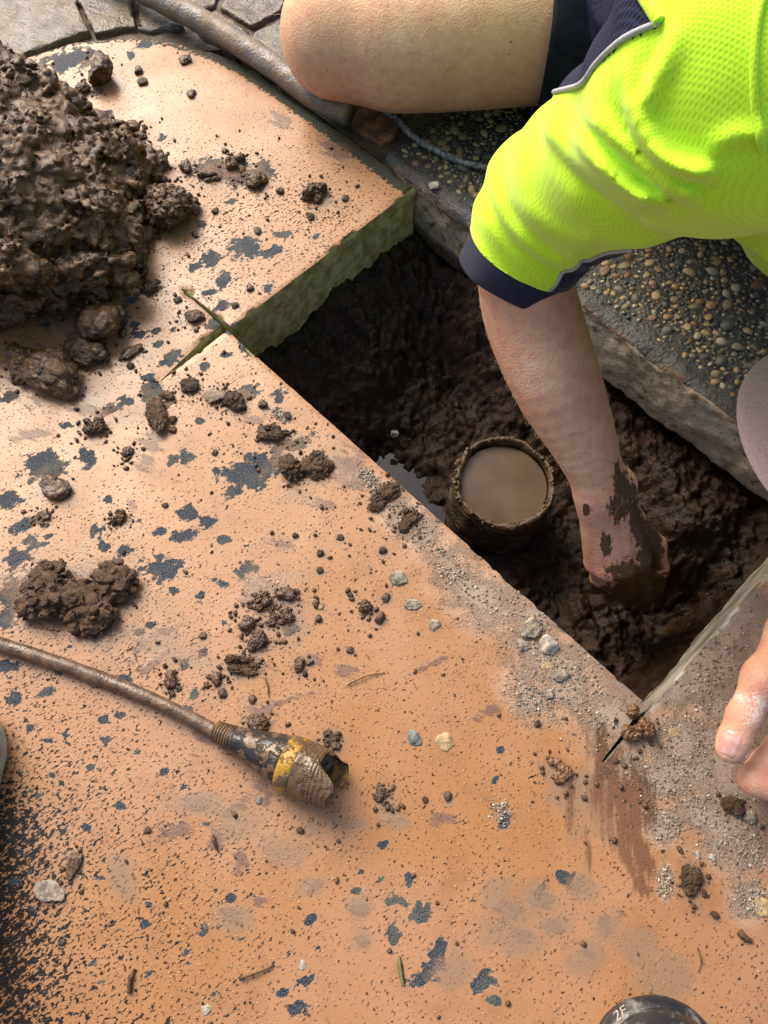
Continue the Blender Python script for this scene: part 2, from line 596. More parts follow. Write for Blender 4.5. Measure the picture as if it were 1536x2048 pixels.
PATCHES = [(505, 940, 70, 36, -25), (590, 888, 42, 15, -20), (470, 980, 30, 14, -30), (325, 1138, 44, 28, 8), (490, 1136, 26, 17, -12), (374, 1026, 27, 16, 5),
           (372, 1072, 34, 14, -8), (322, 1062, 18, 9, -15), (442, 1080, 19, 9, -15), (88, 930, 46, 34, -10), (175, 910, 18, 17, 0), (378, 917, 19, 15, 15),
           (20, 1000, 24, 20, -30), (432, 940, 10, 8, 0), (140, 120, 62, 22, -14), (60, 150, 30, 16, -20), (290, 90, 17, 9, 0), (262, 110, 8, 9, 30),
           (490, 495, 34, 22, -10), (420, 520, 30, 16, -25), (395, 532, 24, 9, -25), (445, 560, 18, 14, -40), (540, 505, 26, 12, -30), (565, 470, 20, 9, -10),
           (452, 345, 72, 26, 8), (530, 345, 24, 26, 20), (345, 718, 26, 18, -35), (305, 785, 24, 24, 30), (300, 755, 20, 8, -15), (222, 818, 28, 10, -15),
           (140, 700, 14, 8, 0), (500, 690, 22, 26, 30), (470, 655, 24, 12, -20), (430, 650, 20, 10, -10), (560, 792, 15, 16, 10), (500, 785, 24, 15, -20),
           (400, 842, 9, 8, 0), (262, 600, 22, 9, -40), (245, 640, 22, 16, -40), (270, 650, 12, 8, 0), (312, 662, 14, 8, 0), (280, 670, 16, 8, 10),
           (500, 700, 14, 14, 0), (450, 710, 14, 6, 0), (1150, 1000, 4, 4, 0), (372, 1420, 14, 12, -60), (385, 1390, 9, 18, 30), (300, 1250, 12, 8, -20),
           (400, 1195, 8, 14, 15), (370, 1328, 12, 12, 0), (408, 1305, 9, 16, 30), (350, 1180, 10, 9, 0), (445, 1168, 12, 9, 10), (448, 1245, 8, 7, 0),
           (245, 1360, 18, 10, 0), (160, 1180, 50, 10, 0), (25, 1190, 30, 40, 20), (30, 1120, 36, 22, -20), (60, 1080, 22, 12, -20), (12, 1240, 22, 20, 0),
           (190, 1060, 12, 20, 10), (218, 1000, 10, 9, 0), (97, 1072, 12, 6, -20), 
           
           (240, 1610, 14, 10, 30), (300, 1810, 10, 9, 0), (290, 1850, 14, 8, -30), (105, 1550, 8, 9, 0), (405, 1865, 14, 16, 0), (370, 1905, 9, 10, 0),
           (765, 1690, 16, 9, -30), (820, 1760, 10, 12, 0), (790, 1800, 26, 12, 10), (840, 1825, 20, 22, 20), (790, 1865, 18, 22, 0), (870, 1925, 26, 30, 30),
           (840, 1960, 34, 14, -30), (965, 1965, 34, 20, -40), (985, 2000, 18, 12, 0), (880, 1900, 14, 26, 10), (620, 1840, 18, 9, -30), (610, 1960, 24, 14, -40),
           (590, 2020, 26, 14, -20), (565, 1985, 14, 8, -30), (1130, 1755, 22, 16, 20), (1085, 1780, 10, 24, 20), (1000, 1500, 8, 8, 0), (720, 1745, 9, 7, 0),
           (1010, 1640, 12, 26, 30), (1400, 1545, 24, 10, 0), (1320, 1500, 14, 20, 0), (990, 1560, 9, 9, 0), (640, 700, 1, 1, 0), (700, 270, 14, 8, 30),
           (330, 1545, 10, 12, 20), (360, 1500, 8, 8, 0), (215, 1480, 10, 9, 0), (130, 1470, 9, 7, 0), (60, 1455, 10, 8, 0), (20, 1330, 24, 14, 0), (90, 1390, 22, 8, -30),
           (30, 1400, 22, 12, -20), (120, 1345, 10, 6, 0), (650, 760, 3, 3, 0)]
_rf = np.random.RandomState(21)
for _ in range(420):
    _x, _y = _rf.uniform(0, 900), _rf.uniform(80, 2000)
    _w = math.exp(-((_x - 40) / 260) ** 2) * (0.9 if _y > 900 else 0.4) + 0.9 * math.exp(-(((_x - 480) / 170) ** 2 + ((_y - 560) / 150) ** 2)) + 0.35 * math.exp(-(((_x - 420) / 240) ** 2 + ((_y - 1050) / 260) ** 2)) + 0.25 * (_y > 1750)
    if _rf.rand() < _w:
        _q = _rf.uniform(5, 14) * (0.75 if _y > 1300 else 1.0)
        PATCHES.append((_x, _y, _q * _rf.uniform(1.0, 1.7), _q * _rf.uniform(0.6, 1.0), _rf.uniform(-50, 10)))
SMEARS = [(60, 870, 60, 16, -10), (700, 930, 50, 40, 30), (300, 1330, 50, 12, -40), (560, 1500, 30, 18, 0), (640, 1010, 30, 16, 20), (860, 1330, 60, 8, -25), (420, 1480, 50, 14, 20), (980, 1420, 50, 14, -30), (300, 890, 40, 18, 30), (690, 1340, 30, 22, 10), (350, 1660, 60, 24, -20), (880, 1640, 40, 20, 0), (520, 1195, 58, 62, 0), (455, 345, 92, 34, 8), (560, 1225, 42, 52, 10), (275, 1300, 16, 52, 35), (330, 1262, 60, 11, -18), (395, 1605, 50, 20, 5), (470, 1615, 58, 18, -35),
          (520, 1570, 26, 22, 0), (705, 960, 58, 26, 25), (760, 985, 60, 20, 38), (562, 1088, 40, 18, 12), (318, 872, 26, 20, 10), (290, 925, 24, 22, 0), (262, 1012, 14, 22, 0),
          (500, 840, 30, 10, 0), (500, 1330, 60, 22, 15), (620, 1320, 34, 22, -20), (520, 1440, 10, 8, 0), (560, 1405, 80, 9, -20), (520, 1425, 40, 26, 0), (170, 820, 60, 14, 10),
          (690, 1100, 8, 8, 0), (1120, 1545, 18, 30, 0), (770, 1600, 20, 28, 0), (790, 1640, 22, 10, 0), (430, 1680, 24, 34, 20), (530, 1600, 14, 30, 20), (480, 1720, 18, 40, 20),
          (1020, 1830, 60, 20, -40), (1080, 1800, 44, 26, 0), (1150, 1770, 30, 22, 0), (1040, 1870, 42, 20, 10), (1110, 1850, 30, 22, 0), (1170, 1905, 26, 26, 0), (1000, 1810, 20, 26, 0),
          (720, 1815, 32, 22, 20), (630, 1770, 26, 12, -20), (725, 1880, 18, 26, 0), (1210, 1850, 22, 30, 0), (1240, 1830, 14, 20, 0), (520, 1800, 20, 18, 0), (460, 1830, 24, 26, 0),
          (670, 300, 50, 26, 30), (640, 210, 30, 16, 30), (560, 240, 40, 18, 20), (120, 1190, 130, 86, 0), (80, 740, 90, 70, 0), (60, 440, 160, 260, 0), (110, 560, 130, 130, 0), (330, 430, 64, 52, 0)]
RUST = [(1240, 1600, 52, 60, 10), (1215, 1530, 34, 60, 6), (1275, 1690, 20, 60, -22), (1175, 1700, 10, 40, -10), (1225, 1590, 26, 74, 8), (1262, 1630, 40, 48, 20), (1195, 1570, 20, 60, 5), (1205, 1480, 12, 44, 0), (1255, 1720, 14, 52, -24), (1285, 1775, 14, 34, -30), (1290, 1600, 24, 66, -10), (1140, 1610, 9, 60, 2)]
DUST = [(1240, 1440, 170, 80, 42), (1120, 1340, 150, 80, 42), (960, 1190, 130, 64, 42), (830, 1050, 90, 42, 42), (1440, 1300, 60, 170, 42), (1420, 1330, 90, 130, 40), (1480, 1420, 110, 130, 0), (1380, 1480, 110, 70, 0),
        (1060, 1230, 70, 42, 40), (1400, 1620, 110, 50, 40), (1470, 1680, 60, 70, 0), (1510, 1700, 50, 40, 0), (1330, 1650, 40, 44, 0), (1500, 1800, 40, 40, 0), (1330, 1760, 16, 34, 0),
        (1070, 1400, 70, 40, 30), (900, 1140, 60, 30, 42), (1440, 1520, 150, 160, 0), (1400, 1350, 110, 120, -30), (1340, 1560, 90, 70, 0), (740, 960, 30, 14, 42), (560, 830, 20, 10, 42)]


FILM = [(1020, 1830, 90, 40, -40), (1080, 1800, 74, 46, 0), (1160, 1775, 44, 36, 0), (1040, 1885, 70, 40, 10), (1110, 1850, 50, 36, 0), (1175, 1915, 46, 46, 0), (1000, 1800, 36, 46, 0), (1215, 1850, 36, 40, 0),
        (722, 1815, 44, 32, 20), (630, 1770, 44, 26, -20), (725, 1880, 34, 44, 0), (470, 1840, 44, 40, 0), (905, 1940, 40, 60, 20), (790, 1640, 44, 22, 10), (700, 1645, 50, 16, 10), (610, 1660, 40, 20, 0), (560, 1700, 60, 40, 0),
        (400, 1608, 80, 34, 0), (480, 1640, 60, 50, -30), (1210, 1580, 90, 120, 10), (1140, 1580, 70, 60, 0), (240, 1760, 40, 60, 0), (170, 800, 120, 30, 20), (330, 1300, 120, 40, 30), (560, 1215, 80, 90, 0), (1280, 1900, 70, 60, 0), (1330, 1960, 90, 60, 0)]


def build_slab():
    st = 0.0034
    def lines(breaks, lo, hi):
        out = []
        for a, b in zip(breaks[:-1], breaks[1:]):
            n = max(1, int(round((b - a) / st)))
            out += list(np.linspace(a, b, n, endpoint=False))
        return np.array(out + [breaks[-1]])
    us = lines([-1.04, -0.5815, -0.5115, HU0, 0.0695, HU1, 0.36], 0, 0)
    us = np.concatenate([us, [0.4, 0.5, 0.7, 1.0, 1.4]])
    vs = lines([-0.34, 0.165, 0.193, HV0, 0.2655, HV1], 0, 0)
    vs = np.concatenate([[-1.2, -0.9, -0.6, -0.42], vs])
    U, Vv = np.meshgrid(us, vs, indexing='ij')
    # rounded far corner
    cu = np.array([-1.04, -1.026, -1.003, -0.954, -0.908, -0.8556, -0.80, -0.74])
    cv = np.array([0.30, 0.348, 0.42, 0.483, 0.514, 0.539, 0.552, 0.556])
    vt = np.interp(us, cu, cv)[:, None]
    W = np.where(Vv > 0.1, 0.1 + (Vv - 0.1) * (vt - 0.1) / (HV1 - 0.1), Vv)
    iu = lambda x: int(np.argmin(abs(us - x)))
    iv = lambda x: int(np.argmin(abs(vs - x)))
    # tapering saw cuts run a little past the corners of the hole
    a = iu(-0.5115)
    t = np.clip((vs - 0.165) / (HV0 - 0.165), 0, 1)
    m = (vs >= 0.16) & (vs <= 0.27)
    U[a, m] = HU0 - 0.0115 * t[m] ** 0.85
    b = iv(0.2655)
    t = np.clip((us + 0.5815) / 0.07, 0, 1)
    m = (us >= -0.583) & (us <= -0.50)
    W[m, b] = HV0 + 0.0016 + 0.0042 * t[m]
    c = iu(0.0695)
    t = np.clip((vs - 0.193) / (HV0 - 0.193), 0, 1)
    m = (vs >= 0.19) & (vs <= 0.262)
    U[c, m] = HU1 - 0.0018 - 0.0042 * t[m]
    Z = np.zeros_like(U)
    nu, nv = U.shape
    cuc, cvc = 0.5 * (us[:-1] + us[1:]), 0.5 * (vs[:-1] + vs[1:])
    CU, CV = np.meshgrid(cuc, cvc, indexing='ij')
    gone = (CU > HU0) & (CU < HU1) & (CV > HV0)
    gone |= (CU > -0.5115) & (CU < HU0) & (CV > 0.165) & (CV < 0.2655)
    gone |= (CU > -0.5815) & (CU < HU0) & (CV > HV0) & (CV < 0.2655)
    gone |= (CU > 0.0695) & (CU < HU1) & (CV > 0.193) & (CV < HV0 + 1e-4)
    idx = np.arange(nu * nv).reshape(nu, nv)
    Q = np.stack([idx[:-1, :-1], idx[1:, :-1], idx[1:, 1:], idx[:-1, 1:]], -1)[~gone]
    P = np.stack([(U + W) * R2, (W - U) * R2, Z], -1).reshape(-1, 3)
    # directed boundary edges
    E = np.concatenate([Q[:, [0, 1]], Q[:, [1, 2]], Q[:, [2, 3]], Q[:, [3, 0]]])
    key = E.min(1).astype(np.int64) * (nu * nv) + E.max(1)
    _, inv, cnt = np.unique(key, return_inverse=True, return_counts=True)
    B = E[cnt[inv] == 1]
    bv = np.unique(B)
    nrm = np.zeros_like(P)
    d = P[B[:, 1]] - P[B[:, 0]]
    en = np.stack([d[:, 1], -d[:, 0], 0 * d[:, 0]], 1)
    en /= np.linalg.norm(en, axis=1)[:, None] + 1e-12
    np.add.at(nrm, B[:, 0], en)
    np.add.at(nrm, B[:, 1], en)
    nrm /= np.linalg.norm(nrm, axis=1)[:, None] + 1e-12
    # chipped upper edge: some of the rim is knocked off
    chip = np.clip(fbm(P[bv] * 55 + 3, 3) - 0.2, 0, 1) * 0.0075 + 0.0004 * np.abs(fbm(P[bv] * 300, 2))
    P[bv] += -nrm[bv] * chip[:, None]
    P[bv, 2] -= 0.0006 + chip * 0.35
    P[:, 2] += 0.0003 * fbm(P * 18, 2)
    rings = [0.004, 0.012, 0.022, 0.034, 0.046, 0.058, 0.07, SLAB_T]
    allP, walls, wmap = [P], [], {}
    prev = np.full(len(P), -1)
    prev[bv] = bv
    n0 = len(P)
    for r in rings:
        q = P[bv].copy()
        base_xy = P[bv] + nrm[bv] * chip[:, None]
        q[:, :2] = base_xy[:, :2]
        q[:, 2] = -r
        slot = (abs(nrm[bv] @ np.array([R2, -R2, 0])) < 2)
        amp = 0.0007 * fbm(q * 60, 4) + 0.0012 * fbm(q * 22, 2) * (r / SLAB_T)
        u_, v_ = (q[:, 0] - q[:, 1]) * R2, (q[:, 0] + q[:, 1]) * R2
        inslot = ((v_ < HV0 - 0.004) & (u_ < 0.2)) | (u_ < HU0 - 0.003)
        q += nrm[bv] * np.where(inslot, 0.15, 1.0)[:, None] * amp[:, None]
        if r == SLAB_T:
            q[:, 2] += 0.010 * fbm(q * 35, 3)
        cur = np.full(len(P), -1)
        cur[bv] = n0 + np.arange(len(bv))
        allP.append(q)
        walls.append(np.stack([prev[B[:, 0]], cur[B[:, 0]], cur[B[:, 1]], prev[B[:, 1]]], 1))
        prev = cur
        n0 += len(bv)
    V = np.concatenate(allP)
    Wq = np.concatenate(walls)
    px, py = pix(V)
    zero = np.zeros(len(V))
    at = {}
    at['patch'] = np.maximum(blob_field(px, py, PATCHES), -1.5)
    at['smear'] = np.maximum(blob_field(px, py, SMEARS), -1.5)
    at['rust'] = np.maximum(blob_field(px, py, RUST), -1.5)
    at['dust'] = np.maximum(blob_field(px, py, DUST), -1.5)
    halo = [(x_ + 2, y_ + 6, rx_ * 1.45 + 6, ry_ * 1.35 + 8, 0) for x_, y_, rx_, ry_, *_r in LUMPS if _r[2]] + [(x_, y_ + 3, r_ * 1.7, r_ * 1.6, 0) for x_, y_, r_ in SMALL]
    at['film'] = np.clip(np.maximum(blob_field(px, py, FILM), 0.75 * blob_field(px, py, halo)), -1, 1)
    # how pitted the paint is
    pit = 0.38 + 0.36 * smooth(700, 0, px) * smooth(950, 1300, py) + 0.85 * smooth(170, 0, px) * smooth(1500, 1640, py)
    pit += 0.42 * np.exp(-(((px - 600) / 190) ** 2 + ((py - 420) / 120) ** 2)) + 0.25 * np.exp(-(((px - 420) / 90) ** 2 + ((py - 560) / 110) ** 2))
    pit -= 0.18 * np.exp(-(((px - 130) / 160) ** 2 + ((py - 900) / 110) ** 2)) + 0.16 * np.exp(-(((px - 430) / 200) ** 2 + ((py - 200) / 70) ** 2))
    pit -= 0.14 * np.exp(-(((px - 640) / 200) ** 2 + ((py - 1130) / 120) ** 2))
    pit += 0.12 * smooth(1450, 1750, py) * smooth(900, 300, px)
    at['pit'] = np.clip(pit, 0, 1.7)
    # bare rim along the outer edge and the sawn edges
    u_, v_ = (V[:, 0] - V[:, 1]) * R2, (V[:, 0] + V[:, 1]) * R2
    vtop = np.interp(u_, cu, cv)
    at['rim'] = np.where(u_ < HU0 + 0.002, smooth(0.034, 0.004, vtop - v_), 0) * (0.55 + 0.45 * smooth(-0.95, -0.75, u_))
    ed = np.where((v_ > HV0 - 0.001) & (u_ < HU0 + 0.002), HU0 - u_, np.where((u_ < HU1 + 0.001) & (u_ > HU0), HV0 - v_, np.where(v_ > HV0, u_ - HU1, 9)))
    at['sawn'] = smooth(0.014, 0.001, np.abs(ed)) * np.where((u_ > HU1 - 0.004) & (v_ > HV0 - 0.01), 1.0, 0.45)
    at['moss'] = smooth(-0.1, -0.35, u_) * 0.9 + 0.05
    mi = np.concatenate([np.zeros(len(Q), int), np.ones(len(Wq), int)])
    return V, [np.concatenate([Q, Wq])], at, mi


def mat_painted():
    k = NB('peach_paint_on_concrete')
    brush = k.mapping(rot=(0, 0, math.radians(-34)), scale=(0.62, 1.0, 1.0))
    brush2 = k.mapping(rot=(0, 0, math.radians(-38)), scale=(0.75, 1.0, 1.0))
    pit, patch, smear, rust, dust = (k.attr(a) for a in ('pit', 'patch', 'smear', 'rust', 'dust'))
    rim, sawn = k.attr('rim'), k.attr('sawn')
    # --- where the paint has come off
    pit = k.math('ADD', pit, k.math('MULTIPLY', k.math('SUBTRACT', k.noise(19, 3), 0.5), 0.9))
    nS = k.noise(460, 3, 0.55, brush)
    nM = k.noise(200, 4, 0.55, brush2)
    nL = k.noise(70, 5, 0.6)
    nF = k.noise(620, 2, 0.6)
    small = k.step(k.math('ADD', nS, k.math('MULTIPLY', pit, 0.115)), 0.677, 0.699)
    med = k.step(k.math('ADD', nM, k.math('MULTIPLY', pit, 0.15)), 0.727, 0.742)
    pr = k.math('ADD', patch, k.math('MULTIPLY', k.math('SUBTRACT', nL, 0.5), 2.6))
    pr = k.math('ADD', pr, k.math('MULTIPLY', k.math('SUBTRACT', nM, 0.5), 1.7))
    pr = k.math('ADD', pr, k.math('MULTIPLY', k.math('SUBTRACT', nF, 0.5), 0.8))
    big = k.step(pr, 0.03, 0.16)
    rimm = k.step(k.math('ADD', k.math('MULTIPLY', rim, 0.9), k.math('MULTIPLY', nM, 0.9)), 0.9, 0.98)
    bare = k.math('MAXIMUM', k.math('MAXIMUM', small, med), k.math('MAXIMUM', big, rimm))
    # --- colours
    tone = k.noise(4.5, 4)
    paint = k.mix(k.step(tone, 0.35, 0.65), (0.298, 0.143, 0.050), (0.322, 0.170, 0.086))
    grime = k.noise(26, 5, 0.65)
    paint = k.mix(k.step(nS, 0.3, 0.72, 0, 0.22), paint, (0.20, 0.095, 0.042))
    paint = k.mix(k.step(k.noise(900, 2, 0.6), 0.5, 0.75, 0, 0.45), paint, (0.17, 0.080, 0.036))
    paint = k.mix(k.step(grime, 0.45, 0.75, 0, 0.5), paint, (0.19, 0.088, 0.038))
    conc = k.mix(k.step(nF, 0.35, 0.65), (0.007, 0.011, 0.018), (0.045, 0.060, 0.078))
    conc = k.mix(k.step(k.noise(14, 3), 0.45, 0.65), conc, k.mix(nF, (0.016, 0.019, 0.018), (0.12, 0.125, 0.105)))
    conc = k.mix(rimm, conc, k.mix(k.step(nF, 0.4, 0.62), (0.012, 0.014, 0.009), (0.05, 0.055, 0.035)))
    # paint has a thin pale broken lip round the larger flakes
    lip = k.math('SUBTRACT', k.step(pr, -0.04, 0.06), big)
    colr = k.mix(k.math('MULTIPLY', lip, 0.3), paint, (0.40, 0.24, 0.15))
    colr = k.mix(k.math('MAXIMUM', small, med), colr, k.mix(k.step(tone, 0.45, 0.55), (0.010, 0.007, 0.005), (0.014, 0.016, 0.018)))
    colr = k.mix(k.math('MAXIMUM', big, rimm), colr, conc)
    # --- thin mud film, brushed on
    sm_streak = k.noise(150, 4, 0.6, k.mapping(rot=(0, 0, math.radians(25)), scale=(0.3, 1, 1)))
    sm = k.math('ADD', smear, k.math('MULTIPLY', k.math('SUBTRACT', sm_streak, 0.5), 3.0))
    smm = k.step(sm, 0.05, 0.7, 0, 0.85)
    colr = k.mix(smm, colr, k.mix(nF, (0.080, 0.042, 0.030), (0.145, 0.082, 0.060)))
    fl = k.step(k.math('ADD', k.attr('film'), k.math('MULTIPLY', k.math('SUBTRACT', k.noise(34, 5, 0.62), 0.5), 2.6)), -0.15, 0.7, 0, 0.75)
    colr = k.mix(fl, colr, k.mix(nF, (0.15, 0.095, 0.058), (0.25, 0.165, 0.105)))
    # --- dry cement dust and grit
    gr = k.noise(640, 4, 0.75)
    du = k.math('ADD', k.math('MULTIPLY', dust, 0.8), k.math('MULTIPLY', k.math('SUBTRACT', gr, 0.5), 2.4))
    du = k.math('ADD', du, k.math('MULTIPLY', k.math('SUBTRACT', k.noise(45, 4), 0.5), 2.2))
    dum = k.step(du, 0.0, 0.65, 0, 0.9)
    colr = k.mix(dum, colr, k.mix(k.noise(900, 2), (0.16, 0.13, 0.10), (0.42, 0.355, 0.285)))
    film = k.step(k.math('ADD', dust, k.math('MULTIPLY', k.math('SUBTRACT', k.noise(30, 4), 0.5), 2.0)), -0.6, 0.5, 0, 0.5)
    colr = k.mix(film, colr, (0.42, 0.30, 0.225))
    # --- rusty clay scuffs
    rs = k.noise(170, 4, 0.65, k.mapping(rot=(0, 0, math.radians(4)), scale=(1.0, 0.13, 1)))
    ru = k.step(k.math('ADD', rust, k.math('ADD', k.math('MULTIPLY', k.math('SUBTRACT', rs, 0.5), 3.4), k.math('MULTIPLY', k.math('SUBTRACT', grime, 0.5), 2.0))), -0.3, 0.55, 0, 0.92)
    colr = k.mix(ru, colr, k.mix(nF, (0.062, 0.027, 0.012), (0.18, 0.080, 0.031)))
    sawm = k.step(k.math('ADD', sawn, k.math('MULTIPLY', nM, 1.0)), 1.15, 1.4, 0, 0.8)
    colr = k.mix(sawm, colr, (0.30, 0.30, 0.26))
    # --- gloss
    wet = k.noise(9, 3)
    r = k.step(wet, 0.35, 0.65, 0.33, 0.48)
    r = k.mixf(bare, r, 0.55)
    r = k.mixf(dum, r, 0.9)
    r = k.mixf(smm, r, 0.5)
    # --- relief, in metres
    grains = k.math('MULTIPLY', k.step(k.voronoi(260, 'F1'), 0.28, 0.0), k.step(grime, 0.42, 0.56))
    hs = [(bare, -0.0011), (nS, 0.00016), (k.math('MULTIPLY', nF, bare), 0.0018), (k.math('MULTIPLY', gr, dum), 0.0020), (k.math('MULTIPLY', sm_streak, smm), 0.0005), (grains, 0.0004), (tone, 0.001), (grime, 0.0003)]
    hh = None
    for sck, w in hs:
        t_ = k.math('MULTIPLY', sck, w)
        hh = t_ if hh is None else k.math('ADD', hh, t_)
    nb = k.bump(hh, 1.0, 0.9)
    return k.out(colr, r, nb, Specular_IOR_Level=k.mixf(bare, 0.5, 0.28))


def mat_cut():
    k = NB('sawn_mossy_concrete')
    moss = k.attr('moss')
    n1, n2 = k.noise(70, 5, 0.62), k.noise(420, 4, 0.65)
    streak = k.noise(120, 4, 0.6, k.mapping(rot=(0, 0, math.radians(45)), scale=(1.0, 0.15, 0.5)))
    green = k.mix(k.step(n1, 0.35, 0.66), (0.19, 0.165, 0.065), (0.42, 0.375, 0.20))
    green = k.mix(k.step(n2, 0.5, 0.7, 0, 0.6), green, (0.42, 0.38, 0.17))
    green = k.mix(k.step(streak, 0.58, 0.75, 0, 0.7), green, (0.06, 0.05, 0.016))
    grey = k.mix(k.step(streak, 0.35, 0.65), (0.14, 0.115, 0.08), (0.40, 0.38, 0.31))
    c = k.mix(k.step(k.math('ADD', moss, k.math('MULTIPLY', k.math('SUBTRACT', n1, 0.5), 0.5)), 0.3, 0.6), grey, green)
    nb = k.bump(k.math('ADD', k.math('MULTIPLY', n1, 0.0014), k.math('MULTIPLY', n2, 0.0012)), 1.0, 0.8)
    return k.out(c, 0.8, nb, Specular_IOR_Level=0.3)


M_PAINT, M_CUT = mat_painted(), mat_cut()
_V, _F, _at, _mi = build_slab()
slab = link('pavement', mesh_np('pavement', _V, _F, [M_PAINT, M_CUT], True, _at, _mi), kind='structure',
            label='peach painted concrete slab with flaking paint and a rectangular hole sawn in it', cat='pavement')
# crisp rim between painted top and sawn side
_me = slab.data
_sh = np.ones(len(_me.polygons), bool)
_me.polygons.foreach_set('use_smooth', _sh)
_ed = np.array([e.vertices[:] for e in _me.edges])
_top = np.zeros(len(_V), bool)
_top[np.unique(_F[0][_mi == 0])] = True
_wall = np.zeros(len(_V), bool)
_wall[np.unique(_F[0][_mi == 1])] = True
_rimv = _top & _wall
_sharp = _rimv[_ed[:, 0]] & _rimv[_ed[:, 1]]
_sa = _me.attributes.new('sharp_edge', 'BOOLEAN', 'EDGE')
_sa.data.foreach_set('value', _sharp)

# ---- ground: soil sheet with the dug hole ---------------------------------------
PIPE_C = G(1008, 962, -0.105)
WATER_Z = -0.2075


def hole_depth(u, v):
    """height of the soil surface inside the hole"""
    du0, du1, dv0, dv1 = u - HU0, HU1 - u, v - HV0, HV1 - v
    z = -0.188 + 0 * u
    z = np.maximum(z, -0.078 - 0.115 * smooth(0.0, 0.21, du0 + 0.015) - 0.02 * smooth(0.15, 0.35, du0))
    z = np.maximum(z, -0.098 - 0.09 * smooth(0.0, 0.11, dv1 + 0.012 - 0.05 * smooth(0.3, 0.5, du0)) - 0.03 * smooth(0.08, 0.2, dv1))
    z = np.maximum(z, -0.10 - 0.13 * smooth(0.0, 0.07, du1 + 0.02))
    return z


def ground_z(x, y):
    u, v = (x - y) * R2, (x + y) * R2
    P = np.stack([x, y, 0 * x], -1)
    ins = smooth(-0.03, 0.0, u - HU0) * smooth(-0.05, -0.01, HU1 - u) * smooth(-0.03, 0.0, v - HV0) * smooth(-0.04, 0.0, HV1 - v)
    z_out = np.where((v > HV1 + 0.004) & (u < -0.56), -0.034, -0.125) + 0.004 * fbm(P * 30, 3)
    z_in = hole_depth(u, v)
    lumps = 0.0055 * (clods(P, 55, 2.0) - 0.6) + 0.0040 * (clods(P, 130, 5.0) - 0.6)
    z_in = z_in + 0.015 * fbm(P * 15, 3) + lumps + 0.005 * fbm(P * 70, 3)
    bx, by = G(835, 975, -0.19)[:2]
    z_in = z_in - 0.034 * np.exp(-(((x - bx) / 0.062) ** 2 + ((y - by) / 0.055) ** 2))
    # smoother slop round the pipe
    dp = np.hypot(x - PIPE_C[0], y - PIPE_C[1])
    near = np.exp(-(dp / 0.10) ** 2)
    z_in = z_in * (1 - 0.55 * near) + (-0.190 + 0.006 * fbm(P * 45, 3)) * 0.55 * near
    return z_out * (1 - ins) + z_in * ins


def graded(lo, hi, step, far):
    core = np.arange(lo, hi, step)
    g, d = [], step
    x = core[-1]
    while x < far:
        d *= 1.6
        x += d
        g.append(x)
    h, d = [], step
    x = lo
    while x > -far:
        d *= 1.6
        x -= d
        h.append(x)
    return np.array(h[::-1] + list(core) + g)


_gx, _gy = graded(-0.24, 0.52, 0.0026, 120), graded(0.10, 0.80, 0.0026, 120)
_X, _Y = np.meshgrid(_gx, _gy, indexing='ij')
_Zg = ground_z(_X.ravel(), _Y.ravel()).reshape(_X.shape)


def mat_soil():
    k = NB('wet_dark_soil')
    n1, n2, n3 = k.noise(55, 6, 0.62), k.noise(380, 4, 0.62), k.noise(16, 3)
    c = k.mix(k.step(n1, 0.35, 0.66), (0.0075, 0.0038, 0.0020), (0.027, 0.0135, 0.0068))
    c = k.mix(k.step(n3, 0.55, 0.7, 0, 0.5), c, (0.030, 0.013, 0.007))
    c = k.mix(k.step(n2, 0.62, 0.75, 0, 0.5), c, (0.05, 0.029, 0.016))
    r = k.step(n3, 0.38, 0.62, 0.22, 0.55)
    nb = k.bump(k.math('ADD', k.math('MULTIPLY', n1, 0.004), k.math('MULTIPLY', n2, 0.0018)), 1.0, 0.9)
    return k.out(c, r, nb, Specular_IOR_Level=0.22)


M_SOIL = mat_soil()
ground = link('ground', mesh_np('ground', np.stack([_X, _Y, _Zg], -1).reshape(-1, 3), grid_faces(len(_gx), len(_gy)), [M_SOIL]), kind='structure',
              label='dark wet soil at the bottom and sides of the dug hole', cat='ground')

# puddled seepage lies level in the low places of the hole
k = NB('brown_puddle_water')
M_PUDDLE = k.out((0.016, 0.011, 0.007), 0.04, k.bump(k.noise(28, 2), 0.002, 0.15), Specular_IOR_Level=0.6)
_a = [UV(HU0 + 0.10, HV0 - 0.02, WATER_Z), UV(HU1 - 0.02, HV0 - 0.02, WATER_Z), UV(HU1 - 0.02, HV1 - 0.06, WATER_Z), UV(HU0 + 0.10, HV1 - 0.06, WATER_Z)]
_n = 14
_s = np.linspace(0, 1, _n)
_PW = np.array([[_a[0] * (1 - s) * (1 - t) + _a[1] * s * (1 - t) + _a[2] * s * t + _a[3] * (1 - s) * t for t in _s] for s in _s]).reshape(-1, 3)
link('puddle_water', mesh_np('puddle_water', _PW, grid_faces(_n, _n), [M_PUDDLE]), kind='structure', label='brown water lying in the low places of the hole', cat='water')

# ---- exposed aggregate slab on the far side ------------------------------------------
AGU0, AGV0, AG_T = -0.565, 0.5615, 0.095


